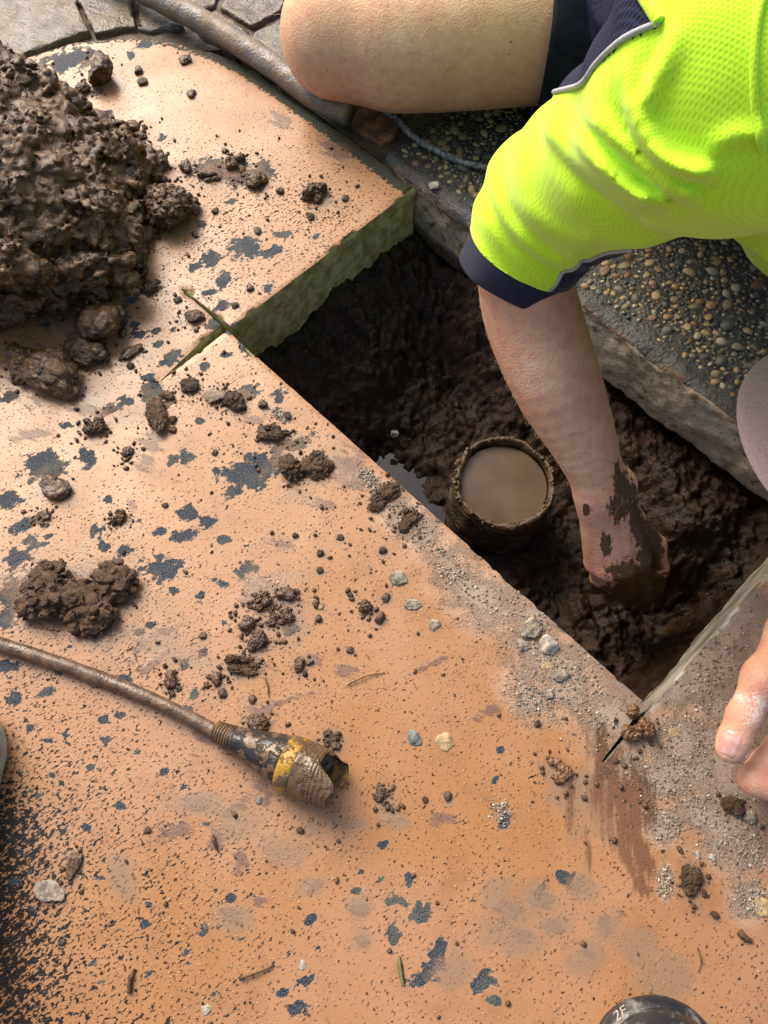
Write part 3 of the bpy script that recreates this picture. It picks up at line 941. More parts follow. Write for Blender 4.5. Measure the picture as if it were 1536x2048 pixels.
def mat_aggregate():
    k = NB('exposed_aggregate_matrix')
    nF, nM = k.noise(500, 3, 0.65), k.noise(40, 4)
    v1 = k.voronoi(170, 'F1')
    vc = k.voronoi(170, 'F1', out='Color')
    base = k.mix(k.step(nF, 0.35, 0.65), (0.006, 0.007, 0.007), (0.046, 0.049, 0.046))
    sep = k.nt.nodes.new('ShaderNodeSeparateColor')
    k.put(sep.inputs[0], vc)
    gcol = k.ramp(sep.outputs[0], [(0.0, (0.01, 0.012, 0.013)), (0.4, (0.04, 0.048, 0.048)), (0.65, (0.09, 0.085, 0.06)), (0.88, (0.17, 0.11, 0.045)), (1.0, (0.24, 0.20, 0.14))])
    g = k.math('MULTIPLY', k.step(v1, 0.42, 0.3), k.step(k.attr('strip'), 0.35, 0.7))
    c = k.mix(g, base, gcol)
    c = k.mix(k.step(k.math('ADD', k.attr('mudrim'), k.math('MULTIPLY', k.math('SUBTRACT', nM, 0.5), 1.6)), 0.35, 0.75, 0, 0.85), c, k.mix(nF, (0.07, 0.038, 0.02), (0.16, 0.085, 0.04)))
    nb = k.bump(k.math('MULTIPLY', k.step(v1, 0.6, 0.0), k.step(k.attr('strip'), 0.2, 0.7, 0.25, 1)), 0.003, 0.8)
    nb = k.bump(nF, 0.0015, 0.9, nb)
    return k.out(c, k.step(nM, 0.35, 0.65, 0.28, 0.5), nb)


def mat_aggwall():
    k = NB('old_concrete_footing')
    n1, n2 = k.noise(50, 5, 0.62), k.noise(330, 4, 0.65)
    st = k.noise(60, 5, 0.65, k.mapping(rot=(0, 0, math.radians(45)), scale=(1, 0.3, 1.4)))
    c = k.mix(k.step(n1, 0.35, 0.65), (0.26, 0.20, 0.135), (0.46, 0.385, 0.28))
    c = k.mix(k.step(k.noise(22, 3), 0.52, 0.68, 0, 0.8), c, (0.33, 0.335, 0.28))
    c = k.mix(k.step(st, 0.56, 0.66, 0, 0.85), c, (0.075, 0.045, 0.026))
    c = k.mix(k.step(k.math('ADD', k.attr('mudrim'), k.math('MULTIPLY', k.math('SUBTRACT', n1, 0.5), 1.8)), 0.35, 0.8, 0, 0.9), c, (0.06, 0.036, 0.02))
    pits = k.step(k.voronoi(120), 0.16, 0.08)
    c = k.mix(k.math('MULTIPLY', pits, k.step(n1, 0.45, 0.6)), c, (0.02, 0.015, 0.01))
    nb = k.bump(n1, 0.006, 0.7)
    nb = k.bump(n2, 0.002, 0.9, nb)
    return k.out(c, 0.75, nb, Specular_IOR_Level=0.35)


def build_aggregate():
    us = np.concatenate([np.arange(AGU0, 0.30, 0.004), [0.4, 0.6, 0.9, 1.3]])
    vs = np.concatenate([np.arange(AGV0, AGV0 + 0.50, 0.005), [1.2, 1.5, 1.9]])
    U, W = np.meshgrid(us, vs, indexing='ij')
    P = np.stack([(U + W) * R2, (W - U) * R2, 0 * U], -1)
    P[..., 2] = 0.0012 * fbm(P * 90, 3) - 0.001
    # front rim worn round
    t = smooth(0.016, 0.0, W - AGV0)
    P[..., 2] -= 0.007 * t ** 2 * (1 + 0.6 * fbm(P * 40, 2)[...])
    nu, nv = U.shape
    V = [P.reshape(-1, 3)]
    zs = np.concatenate([np.linspace(0.012, AG_T, 24)])
    base = P[:, 0].copy()
    depth = AG_T * (1 + 0.07 * fbm(np.stack([us * 14, 0 * us, 0 * us + 2], -1), 3))
    wall = []
    for i, r in enumerate(np.linspace(0, 1, 26)[1:]):
        q = base.copy()
        q[:, 2] = base[:, 2] - r * (depth + base[:, 2])
        off = 0.0016 * fbm(q * 28, 4) + 0.0012 * fbm(q * 140, 2) - 0.006 * r + 0.004 * math.sin(r * 3.1)
        q[:, 0] += -R2 * off
        q[:, 1] += -R2 * off
        wall.append(q)
    wall = np.stack(wall, 1)                      # (nu, 25, 3)
    V.append(wall.reshape(-1, 3))
    # bottom shelf going back under
    q = wall[:, -1].copy()
    q[:, :2] += 0.05
    V.append(q)
    n0 = nu * nv
    nr = wall.shape[1]
    Q1 = grid_faces(nu, nv)
    top_front = np.arange(nu) * nv
    W0 = n0 + np.arange(nu) * nr
    Q2 = np.stack([top_front[:-1], W0[:-1], W0[1:], top_front[1:]], 1)
    i = np.arange(nu - 1)[:, None]
    j = np.arange(nr - 1)[None]
    Q3 = np.stack([n0 + i * nr + j, n0 + i * nr + j + 1, n0 + (i + 1) * nr + j + 1, n0 + (i + 1) * nr + j], -1).reshape(-1, 4)
    n1 = n0 + nu * nr
    i = np.arange(nu - 1)
    Q4 = np.stack([n0 + i * nr + nr - 1, n1 + i, n1 + i + 1, n0 + (i + 1) * nr + nr - 1], 1)
    V = np.concatenate(V)
    v_ = (V[:, 0] + V[:, 1]) * R2
    u_ = (V[:, 0] - V[:, 1]) * R2
    at = {'strip': smooth(0.02, 0.06, v_ - AGV0 + 0.006 * fbm(V * 30, 2)),
          'mudrim': np.clip(0.55 * smooth(0.014, 0.002, v_ - AGV0) * smooth(0.03, 0.005, -V[:, 2]) + 0.75 * smooth(-0.055, -0.10, V[:, 2]) * smooth(-0.2, -0.4, u_) + 0.4 * smooth(-0.22, -0.42, u_) * (V[:, 2] < -0.012), 0, 1)}
    mi = np.concatenate([np.zeros(len(Q1), int), np.ones(len(Q2) + len(Q3) + len(Q4), int)])
    return V, np.concatenate([Q1, Q2, Q3, Q4]), at, mi


_V, _F, _at, _mi = build_aggregate()
aggregate = link('footpath', mesh_np('footpath', _V, _F, [mat_aggregate(), mat_aggwall()], True, _at, _mi), kind='structure',
                 label='exposed aggregate concrete path with rounded pebbles along the far side of the hole', cat='footpath')

PEB_COLS = [(0.27, 0.18, 0.072), (0.30, 0.22, 0.11), (0.18, 0.145, 0.08), (0.085, 0.088, 0.070), (0.045, 0.05, 0.048), (0.16, 0.085, 0.035), (0.30, 0.26, 0.19), (0.10, 0.09, 0.06)]
PEB_W = [0.18, 0.16, 0.16, 0.16, 0.12, 0.08, 0.06, 0.08]
peb_mats = []
for _c in PEB_COLS:
    k = NB('river_pebble')
    n = k.noise(120, 4)
    c = k.mix(k.step(n, 0.35, 0.68), _c, tuple(x * 0.5 for x in _c))
    peb_mats.append(k.out(c, k.step(k.noise(40, 2), 0.4, 0.6, 0.2, 0.4), k.bump(k.noise(500, 3), 0.0006, 0.6)))


def ico(sub):
    bm = bmesh.new()
    bmesh.ops.create_icosphere(bm, subdivisions=sub, radius=1.0)
    V = np.array([v.co[:] for v in bm.verts])
    F = np.array([[v.index for v in f.verts] for f in bm.faces])
    bm.free()
    return V, F


ICO1, ICO2, ICO3 = ico(1), ico(2), ico(3)
peb_mesh = []
for s in range(6):
    V, F = ICO2
    V = V * (1 + 0.20 * fbm(V * 0.9 + s * 5.1, 2)[:, None])
    row = []
    for m in peb_mats:
        row.append(mesh_np('pebble', V, F, [m]))
    peb_mesh.append(row)
_pts = []
_cell = {}
for _ in range(60000):
    u, v = random.uniform(AGU0 + 0.01, 0.16), random.uniform(AGV0 + 0.022, AGV0 + 0.46)
    r = random.choice([0.0026, 0.003, 0.0036, 0.0043, 0.0052, 0.0062, 0.0075])
    edge = v - AGV0
    if edge < 0.036 and (random.random() > edge / 0.036 * 0.35 or r > 0.006):
        continue
    if u < -0.40 and r > 0.0065 and random.random() < 0.2:
        pass
    c = (int(u // 0.02), int(v // 0.02))
    ok = True
    for a in (-1, 0, 1):
        for b in (-1, 0, 1):
            for (uu, vv, rr) in _cell.get((c[0] + a, c[1] + b), ()):
                if math.hypot(u - uu, v - vv) < (r + rr) * 0.90:
                    ok = False
    if ok:
        _cell.setdefault(c, []).append((u, v, r))
        _pts.append((u, v, r))
_in = []
for (u, v, r) in _pts:
    x, y = pix(UV(u, v))
    hid = (x - 1040) * 0.62 - (y - 560) * 1.0 > -40 and 0
    vis = -20 < x < 1560 and -20 < y < 2070
    under_thigh = y < 200 and x < 1070
    under_shirt = y < 560 - (x - 1130) * 0.35 and x > 1040 and y < 520 and (y < 200 or x > 1000) and not (y > 430 and x > 1200)
    _in.append((not (vis and not under_thigh and not under_shirt), -r, u, v, r))
_in.sort()
_rest_V, _rest_F, _nv = [], [], 0
for i, (off, _, u, v, r) in enumerate(_in):
    mi = int(np.searchsorted(np.cumsum(PEB_W), random.random()).clip(0, 7))
    sc = (r * random.uniform(0.95, 1.35), r * random.uniform(0.75, 1.0), r * random.uniform(0.45, 0.7))
    rz = random.uniform(0, 6.28)
    loc = UV(u, v, -0.0012 + r * random.uniform(-0.28, 0.02))
    if i < 290:
        link('pebble', peb_mesh[i % 6][mi], aggregate, loc=loc, rot=(random.uniform(-0.3, 0.3), random.uniform(-0.3, 0.3), rz), scale=sc)
    elif not off or random.random() < 0.6:
        V, F = ICO1
        c_, s_ = math.cos(rz), math.sin(rz)
        q = V * np.array(sc)
        q = q @ np.array([[c_, s_, 0], [-s_, c_, 0], [0, 0, 1]]) + loc
        _rest_V.append(q)
        _rest_F.append(F + _nv)
        _nv += len(q)
if _rest_V:
    mi = RS.randint(0, 8, len(_rest_V))
    link('pebbles_remaining', mesh_np('pebbles_remaining', np.concatenate(_rest_V), np.concatenate(_rest_F), peb_mats, True, None, np.repeat(mi, len(ICO1[1]))), aggregate, kind='stuff')

# ---- crazy paving beyond the slab ------------------------------------------------------
k = NB('weathered_slate')
n1, n2, n3 = k.noise(30, 5, 0.62), k.noise(260, 4, 0.65), k.noise(90, 4, 0.6, k.mapping(rot=(0, 0, 0.3), scale=(0.4, 1, 1)))
c = k.mix(k.step(n1, 0.35, 0.65), (0.055, 0.040, 0.024), (0.12, 0.096, 0.066))
c = k.mix(k.step(k.noise(11, 3), 0.5, 0.62, 0, 0.6), c, (0.085, 0.088, 0.105))
c = k.mix(k.step(n3, 0.54, 0.64, 0, 0.85), c, (0.035, 0.025, 0.016))
c = k.mix(k.step(n2, 0.57, 0.66, 0, 0.8), c, (0.018, 0.013, 0.009))
M_SLATE = k.out(c, k.step(n1, 0.4, 0.6, 0.25, 0.5), k.bump(k.math('ADD', k.math('MULTIPLY', n2, 0.0016), k.math('MULTIPLY', n3, 0.003)), 1.0, 0.9))
M_BED = mat_mud('paving_bed_soil', (0.03, 0.02, 0.012), (0.07, 0.045, 0.025), (0.5, 0.8), 0.003)


def poly_block(name, pxs, thick, mat, parent, z=0.0, n_ring=3, rough=0.0012, **kw):
    """slab-like stone from an outline in the photo, laid at its true place with a rounded, chipped rim"""
    P = np.array([G(x, y, z)[:2] for x, y in pxs])
    out = []
    for a, b in zip(P, np.roll(P, -1, 0)):
        n = max(2, int(np.linalg.norm(b - a) / 0.006))
        out.append(a + (b - a) * np.linspace(0, 1, n, endpoint=False)[:, None])
    P = np.concatenate(out)
    c = P.mean(0)
    if np.sum(P[:, 0] * np.roll(P[:, 1], -1) - np.roll(P[:, 0], -1) * P[:, 1]) < 0:
        P = P[::-1]
    tan = np.roll(P, -1, 0) - np.roll(P, 1, 0)
    nr = np.stack([tan[:, 1], -tan[:, 0]], 1)
    nr /= np.linalg.norm(nr, axis=1)[:, None] + 1e-9
    jag = 0.0022 * fbm(np.c_[P * 70, P[:, :1] * 0 + z], 3)
    P = P + nr * jag[:, None]
    n = len(P)
    rings = []
    for s in np.linspace(0.06, 0.94, 9):
        q = c + (P - c) * s
        rings.append(np.c_[q, np.full(n, z) + 0.0016 * fbm(np.c_[q * 35, q[:, :1] * 0], 4)])
    for off, dz in ((-0.0016, -0.0003), (-0.0004, -0.0014), (0, -0.004), (0.001, -thick)):
        rings.append(np.c_[P + nr * off, np.full(n, z + dz) + 0.0006 * fbm(np.c_[P * 60, P[:, :1] * 0], 2)])
    V = np.concatenate([np.r_[c, z][None]] + rings)
    i = np.arange(n)
    tri = np.stack([np.zeros(n, int), 1 + i, 1 + (i + 1) % n], 1)
    Q = []
    for r in range(len(rings) - 1):
        a, b = 1 + r * n, 1 + (r + 1) * n
        Q.append(np.stack([a + i, b + i, b + (i + 1) % n, a + (i + 1) % n], 1))
    return link(name, mesh_np(name, V, [tri, np.concatenate(Q)], [mat]), parent, **kw)


_bx = np.array([UV(-2.4, 0.0, -0.011), UV(-1.05, 0.0, -0.011), UV(-1.05, 0.34, -0.011), UV(-0.86, 0.565, -0.011), UV(-0.565, 0.565, -0.011), UV(-0.565, 1.9, -0.011), UV(-2.4, 1.9, -0.011)])
paving = link('paving', mesh_np('paving', np.r_[_bx, _bx - [0, 0, 0.05]], [[[0, 1, 2, 3], [0, 3, 4, 5], [0, 5, 6, 6][:3] + [0]][:2], [[0, 5, 6]], [[i, i + 7, (i + 1) % 7 + 7, (i + 1) % 7] for i in range(7)]], [M_BED], False), kind='structure',
              label='muddy slate crazy paving beyond the rounded corner of the slab', cat='paving')
for pxs, z in (([(-60, -70), (158, -70), (150, 0), (180, 62), (110, 84), (30, 112), (-60, 132)], -0.002),
               ([(160, -70), (262, -70), (263, 0), (270, 52), (188, 66), (157, 0)], -0.003),
               ([(270, -70), (330, -70), (345, 20), (368, 52), (300, 60), (277, 54)], -0.005),
               ([(336, -70), (460, -70), (432, 8), (392, 30), (352, 18)], -0.006),
               ([(470, -70), (590, -70), (560, 22), (500, 52), (440, 14)], -0.004),
               ([(380, 42), (432, 20), (500, 62), (470, 110), (400, 72)], -0.008),
               ([(505, 66), (562, 34), (640, 60), (640, 160), (560, 140), (485, 118)], -0.006),
               ([(600, -70), (760, -70), (760, 60), (650, 56), (568, 22)], -0.005),
               ([(-300, -70), (-75, -70), (-72, 120), (-300, 140)], -0.004),
               ([(-60, -230), (300, -230), (300, -84), (-60, -84)], -0.004),
               ([(310, -230), (740, -230), (740, -84), (310, -84)], -0.004)):
    poly_block('paving_stone', pxs, 0.024, M_SLATE, paving, z)

# floor of the saw plunge: it climbs out of the slab towards the end of the cut
rows = []
for t in np.linspace(0, 1, 24):
    v = HV0 + 0.001 - t * (HV0 - 0.166)
    w = 0.0115 * (1 - t) ** 0.85
    zz = -0.003 - 0.034 * (1 - t) ** 1.5
    for a in np.linspace(0, 1, 6):
        rows.append(UV(HU0 - w - 0.0012 + a * (w + 0.0012), v, zz - 0.004 * math.sin(a * math.pi) * (1 - t) + 0.006 * (1 - a) * (1 - t)))
link('saw_cut_floor', mesh_np('saw_cut_floor', np.array(rows), grid_faces(24, 6)[:, ::-1], [M_CUT], True, {'moss': np.full(144, 0.9)}), slab)
# ================================================================== PERSON
k = NB('skin')
n1, n2, n3 = k.noise(14, 3), k.noise(90, 3, 0.6), k.noise(520, 2)
c = k.mix(k.step(n1, 0.36, 0.64), (0.63, 0.37, 0.215), (0.71, 0.47, 0.295))
c = k.mix(k.step(n2, 0.40, 0.70, 0, 0.42), c, (0.52, 0.21, 0.155))
c = k.mix(k.math('MULTIPLY', k.attr('ruddy'), k.step(n2, 0.2, 0.7, 0.55, 1.0)), c, (0.50, 0.19, 0.155))
fr = k.math('MULTIPLY', k.step(k.voronoi(55), 0.095, 0.05), k.step(k.noise(40, 1), 0.5, 0.56))
c = k.mix(k.math('MULTIPLY', fr, 0.75), c, (0.16, 0.06, 0.03))
mudn = k.noise(190, 4, 0.65, k.mapping(scale=(1, 1, 0.5)))
md = k.step(k.math('ADD', k.attr('mud'), k.math('MULTIPLY', k.math('SUBTRACT', mudn, 0.5), 2.2)), 0.0, 0.22)
c = k.mix(md, c, k.mix(mudn, (0.036, 0.019, 0.009), (0.13, 0.073, 0.032)))
ds = k.step(k.math('ADD', k.attr('powder'), k.math('MULTIPLY', k.math('SUBTRACT', n3, 0.5), 3.0)), 0.0, 0.8, 0, 0.7)
c = k.mix(ds, c, (0.66, 0.58, 0.54))
hgt = k.math('ADD', k.math('MULTIPLY', n3, 0.00035), k.math('MULTIPLY', k.math('MULTIPLY', md, mudn), 0.004))
hgt = k.math('ADD', hgt, k.math('MULTIPLY', k.voronoi(420), 0.00034))
k.put(k.b.inputs['Subsurface Weight'], k.math('MULTIPLY', k.math('SUBTRACT', 1.0, md), 0.12))
k.b.inputs['Subsurface Radius'].default_value = (1.0, 0.35, 0.2)
k.b.inputs['Subsurface Scale'].default_value = 0.004
M_SKIN = k.out(c, k.mixf(md, 0.46, 0.33), k.bump(hgt, 1.0, 1.0), Specular_IOR_Level=0.42)


def knit(name, c0, c1, pitch=0.0026, depth=0.00011, rough=0.75, ang=35, sheen=0.2, aspect=1.7):
    """dimpled sports-mesh cloth: offset rows of small holes"""
    k = NB(name)
    mp = k.mapping(rot=(0, 0, math.radians(ang)), scale=(1 / pitch, aspect / pitch, 0.0))
    sp = k.nt.nodes.new('ShaderNodeSeparateXYZ')
    k.put(sp.inputs[0], mp)
    row = k.math('FLOOR', sp.outputs[1])
    half = k.math('MULTIPLY', k.math('FLOORED_MODULO', row, 2.0), 0.5)
    fx = k.math('SUBTRACT', k.math('FRACT', k.math('ADD', sp.outputs[0], half)), 0.5)
    fy = k.math('SUBTRACT', k.math('FRACT', sp.outputs[1]), 0.5)
    d = k.math('SQRT', k.math('ADD', k.math('MULTIPLY', fx, fx), k.math('MULTIPLY', k.math('MULTIPLY', fy, fy), 0.7)))
    hole = k.step(d, 0.40, 0.12)
    c = k.mix(hole, c0, c1)
    n = k.noise(40, 2)
    c = k.mix(k.step(n, 0.4, 0.7, 0, 0.12), c, c1)
    h = k.math('ADD', k.math('MULTIPLY', hole, -depth), k.math('MULTIPLY', k.noise(60, 3), 0.0005))
    return k.out(c, rough, k.bump(h, 1.0, 1.0), Sheen_Weight=sheen, Specular_IOR_Level=0.25)


M_HIVIS = knit('hi_vis_yellow_knit', (0.58, 0.93, 0.03), (0.49, 0.85, 0.018))
M_NAVYMESH = knit('navy_mesh_knit', (0.010, 0.014, 0.048), (0.003, 0.004, 0.012), 0.0032, 0.0005, ang=70, sheen=0.0)
M_NAVY = NB('navy_rib')
_w = M_NAVY.nt.nodes.new('ShaderNodeTexWave')
M_NAVY.put(_w.inputs['Vector'], M_NAVY.mapping(rot=(0, 0, math.radians(62))))
_w.inputs['Scale'].default_value = 260
_w.inputs['Distortion'].default_value = 0.4
M_NAVY = M_NAVY.out((0.010, 0.012, 0.034), 0.8, M_NAVY.bump(_w.outputs['Fac'], 0.0005, 0.6), Sheen_Weight=0.15, Specular_IOR_Level=0.2)
M_SHORTS = mat_plain('black_navy_twill', (0.010, 0.012, 0.022), 0.85, 0.3, 90, 0.0006, 0.2)
M_PIPING = mat_plain('grey_reflective_piping', (0.34, 0.36, 0.38), 0.5, 0.15, 200, 0.0003)

# joints (photo pixel + height above the slab)
CUFF = G(1040, 518, 0.188)
ELB = G(1112, 400, 0.236)
ARM0 = G(1044, 480, 0.203)
SHO = G(1490, 150, 0.425)
FA1, FA2, FA3 = G(1062, 620, 0.150), G(1112, 760, 0.105), G(1166, 880, 0.058)
WRI = G(1207, 985, 0.012)
PELV = np.array([0.40, 0.90, 0.17])
WAIST = np.array([0.385, 0.70, 0.27])
CHEST = np.array([0.345, 0.47, 0.36])
NECK = np.array([0.36, 0.32, 0.40])
HEAD = np.array([0.40, 0.235, 0.325])
LSHO = np.array([0.50, 0.33, 0.40])
KNEE, THIGH, HIP = G(672, 82, 0.075), G(860, 62, 0.088), np.array([0.36, 0.90, 0.14])


def arm_sdf(P):
    side = unit(np.cross(unit(WRI - FA3), [0, 0, 1.0]))
    up = unit(np.cross(side, unit(WRI - FA3)))
    d = chain(P, [ARM0, FA1, FA2, FA3, WRI], [0.0400, 0.0432, 0.0410, 0.0318, 0.0232], 22, up, 1.08)
    d = smin(d, cone(P, ARM0, ELB, 0.0395, 0.043), 0.008)
    # ulna head on the little finger side of the wrist
    d = smin(d, np.linalg.norm(P - (WRI + side * 0.018 * -1 + up * 0.010).astype(np.float32), axis=-1) - 0.011, 0.012)
    mcp = [G(1194, 1122, -0.062), G(1216, 1135, -0.054), G(1243, 1134, -0.050), G(1272, 1118, -0.054)]
    rm = [0.0135, 0.0140, 0.0145, 0.0145]
    palm = None
    base = [WRI + side * s for s in (-0.0115, -0.004, 0.004, 0.0115)]
    if pix(base[0])[0] > pix(base[3])[0]:
        base = base[::-1]
    for m, b, r in zip(mcp, base, rm):
        q = cone(P, b, m, 0.0165, r)
        palm = q if palm is None else smin(palm, q, 0.012)
    d = smin(d, palm, 0.018)
    # knuckles
    for m, r in zip(mcp, rm):
        d = smin(d, np.linalg.norm(P - (m + up * 0.003).astype(np.float32), axis=-1) - (r * 0.86), 0.006)
    pip = [G(1198, 1156, -0.098), G(1224, 1172, -0.104), G(1252, 1176, -0.104), G(1286, 1166, -0.100)]
    tip = [G(1192, 1176, -0.135), G(1222, 1190, -0.150), G(1258, 1200, -0.152), G(1290, 1206, -0.148)]
    rp = [0.0092, 0.0102, 0.0105, 0.0105]
    for m, p, t, r in zip(mcp, pip, tip, rp):
        q = smin(cone(P, m, p, r * 1.12, r), cone(P, p, t, r, r * 0.82), 0.004)
        d = smin(d, q, 0.0055)
    th = [WRI + unit(G(1300, 1060, 0) - G(1210, 1040, 0)) * 0.020 + np.array([0, 0, -0.022]), G(1308, 1092, -0.070), G(1318, 1140, -0.105), G(1312, 1176, -0.138)]
    q = smin(cone(P, th[0], th[1], 0.0165, 0.0125), cone(P, th[1], th[2], 0.0122, 0.0108), 0.006)
    q = smin(q, cone(P, th[2], th[3], 0.0108, 0.0088), 0.005)
    d = smin(d, q, 0.011)
    # tendons on the back of the hand
    for m, b in zip(mcp, base):
        d = smin(d, cone(P, b + up * 0.0165, m + up * 0.0118, 0.0026, 0.0028), 0.007)
    return d


TH = [G(1590, 1262, 0.094), G(1527, 1352, 0.098), G(1487, 1434, 0.092), G(1461, 1497, 0.083)]
LWRI = np.array([0.375, 0.165, 0.105])


def fist_sdf(P):
    fl = unit(np.cross(TH[3] - TH[1], [1, 0, 0]))
    view = unit(np.array([0, 0, CAM_H]) - TH[2])
    d = cone(P, TH[0], TH[1], 0.0160, 0.0145)
    d = smin(d, cone(P, TH[1], TH[2], 0.0142, 0.0122, view, 1.1), 0.008)
    d = smin(d, cone(P, TH[2], TH[3], 0.0126, 0.0112, view, 1.22), 0.006)
    # pad of the thumb tip, knuckle
    d = smin(d, np.linalg.norm(P - (TH[3] + (TH[2] - TH[3]) * 0.3 - view * 0.002).astype(np.float32), axis=-1) - 0.0118, 0.006)
    d = smin(d, np.linalg.norm(P - (TH[1] * 0.85 + TH[2] * 0.15 + view * 0.0035).astype(np.float32), axis=-1) - 0.0118, 0.008)
    # curled fingers, knuckle side down on the slab
    for i, (dz, off) in enumerate(((0.058, 0.0), (0.038, 0.004), (0.021, 0.006), (0.0105, 0.008))):
        m = np.array([0.355 + off, 0.035 + 0.004 * i, dz + 0.012])
        p = G(1508, 1560, dz) + np.array([off, 0.004 * i, 0])
        t = p + np.array([0.030, 0.034, 0.004])
        r = (0.0112, 0.0112, 0.0106, 0.0096)[i]
        q = smin(cone(P, m, p, r * 1.15, r), cone(P, p, t, r, r * 0.9), 0.006)
        d = smin(d, q, 0.006)
    d = smin(d, cone(P, LWRI, np.array([0.372, 0.075, 0.060]), 0.026, 0.030), 0.018)
    d = smin(d, cone(P, TH[0], LWRI, 0.0175, 0.024), 0.02)
    d = smin(d, cone(P, LWRI, np.array([0.50, 0.27, 0.22]), 0.0265, 0.042), 0.02)
    return d


def leg_sdf(P):
    d = chain(P, [KNEE, KNEE * 0.55 + THIGH * 0.45, THIGH, HIP], [0.064, 0.076, 0.087, 0.105], 20)
    d = smin(d, np.linalg.norm(P - (KNEE + np.array([0.0, 0.012, 0.022])).astype(np.float32), axis=-1) - 0.053, 0.03)
    # folded shin behind
    d = smin(d, cone(P, KNEE + np.array([0.02, 0.03, -0.01]), np.array([0.24, 1.06, 0.055]), 0.055, 0.052), 0.03)
    d = smin(d, cone(P, np.array([0.24, 1.06, 0.055]), np.array([0.40, 1.07, 0.045]), 0.052, 0.034), 0.02)
    d = smin(d, cone(P, np.array([0.40, 1.07, 0.045]), np.array([0.52, 1.05, 0.03]), 0.034, 0.028), 0.02)
    return d


def trunk_sdf(P):
    d = cone(P, PELV, WAIST, 0.125, 0.115)
    d = smin(d, cone(P, WAIST, CHEST, 0.115, 0.12), 0.04)
    d = smin(d, cone(P, CHEST, SHO, 0.08, 0.05), 0.05)
    d = smin(d, cone(P, CHEST, LSHO, 0.09, 0.055), 0.05)
    d = smin(d, cone(P, LSHO, np.array([0.56, 0.30, 0.22]), 0.05, 0.043), 0.03)
    d = smin(d, cone(P, np.array([0.56, 0.30, 0.22]), np.array([0.47, 0.24, 0.19]), 0.043, 0.04), 0.02)
    d = smin(d, cone(P, SHO, ELB, 0.05, 0.043), 0.03)
    d = smin(d, cone(P, CHEST, NECK, 0.07, 0.055), 0.04)
    d = smin(d, cone(P, NECK, HEAD, 0.052, 0.06), 0.03)
    # head: skull and face towards the hole, chin down
    d = smin(d, cone(P, HEAD + np.array([0.02, 0.0, 0.03]), HEAD + np.array([-0.055, -0.015, -0.055]), 0.082, 0.055), 0.03)
    d = smin(d, cone(P, HEAD + np.array([-0.085, -0.02, -0.02]), HEAD + np.array([-0.105, -0.022, -0.048]), 0.008, 0.013), 0.012)
    # second leg, kneeling beyond the right edge of the frame
    d = smin(d, cone(P, PELV + np.array([0.10, -0.02, -0.03]), np.array([0.66, 0.55, 0.085]), 0.10, 0.065), 0.04)
    d = smin(d, cone(P, np.array([0.66, 0.55, 0.075]), np.array([0.72, 0.92, 0.05]), 0.058, 0.04), 0.03)
    d = smin(d, cone(P, PELV, HIP, 0.11, 0.1), 0.04)
    return d


Va, Fa = sdf_mesh(arm_sdf, np.minimum(ELB, G(1180, 1210, -0.16)) - [0.06, 0.07, 0.02], np.maximum(ELB, G(1320, 1100, -0.1)) + [0.06, 0.06, 0.06], 0.0020)
Vf, Ff = sdf_mesh(fist_sdf, [0.235, 0.0, -0.005], [0.47, 0.26, 0.21], 0.0018)
Vl, Fl = sdf_mesh(leg_sdf, [-0.19, 0.72, -0.02], [0.56, 1.16, 0.26], 0.0050)
Vt, Ft = sdf_mesh(trunk_sdf, [0.02, 0.10, -0.01], [0.80, 1.05, 0.52], 0.0090)
V = np.concatenate([Va, Vf, Vl, Vt])
F = np.concatenate([Fa, Ff + len(Va), Fl + len(Va) + len(Vf), Ft + len(Va) + len(Vf) + len(Vl)])
px, py = pix(V)
in_arm = np.arange(len(V)) < len(Va)
in_fist = (np.arange(len(V)) >= len(Va)) & (np.arange(len(V)) < len(Va) + len(Vf))
MUD = [(1252, 985, 22, 52, -20), (1240, 1010, 24, 34, 20), (1275, 1050, 16, 60, -10), (1300, 1110, 28, 90, 0), (1275, 1155, 60, 38, 0), (1212, 1088, 12, 26, 0), (1172, 1018, 9, 13, 0), (1255, 1200, 70, 40, 0), (1236, 945, 8, 26, -10), (1246, 1140, 40, 12, 0)]
mud = np.where(in_arm, np.maximum(blob_field(px, py, MUD), -2.0), -2.0)
mud = np.maximum(mud, np.where(in_arm, smooth(-0.075, -0.11, V[:, 2]) * 3 - 2, -2))
powder = np.where(in_fist, np.maximum(blob_field(px, py, [(1512, 1430, 24, 24, 0), (1520, 1405, 34, 16, 30), (1480, 1395, 20, 10, 40), (1497, 1448, 12, 6, 0)]), -2.0), -2.0)
ruddy = np.where(in_arm, 0.22 + 0.5 * smooth(940, 1060, py) + 0.18 * smooth(700, 560, py), 0.0)
ruddy = np.where(in_fist, 0.45, ruddy)
ruddy = np.maximum(ruddy, np.where(~in_arm & ~in_fist, 0.5 * np.exp(-(((px - 690) / 90) ** 2 + ((py - 170) / 50) ** 2)), 0))
person = link('person', mesh_np('person', V, F, [M_SKIN], True, {'mud': mud, 'powder': powder, 'ruddy': ruddy}),
              label='crouching worker in yellow shirt and dark shorts reaching one arm into the hole', cat='person')

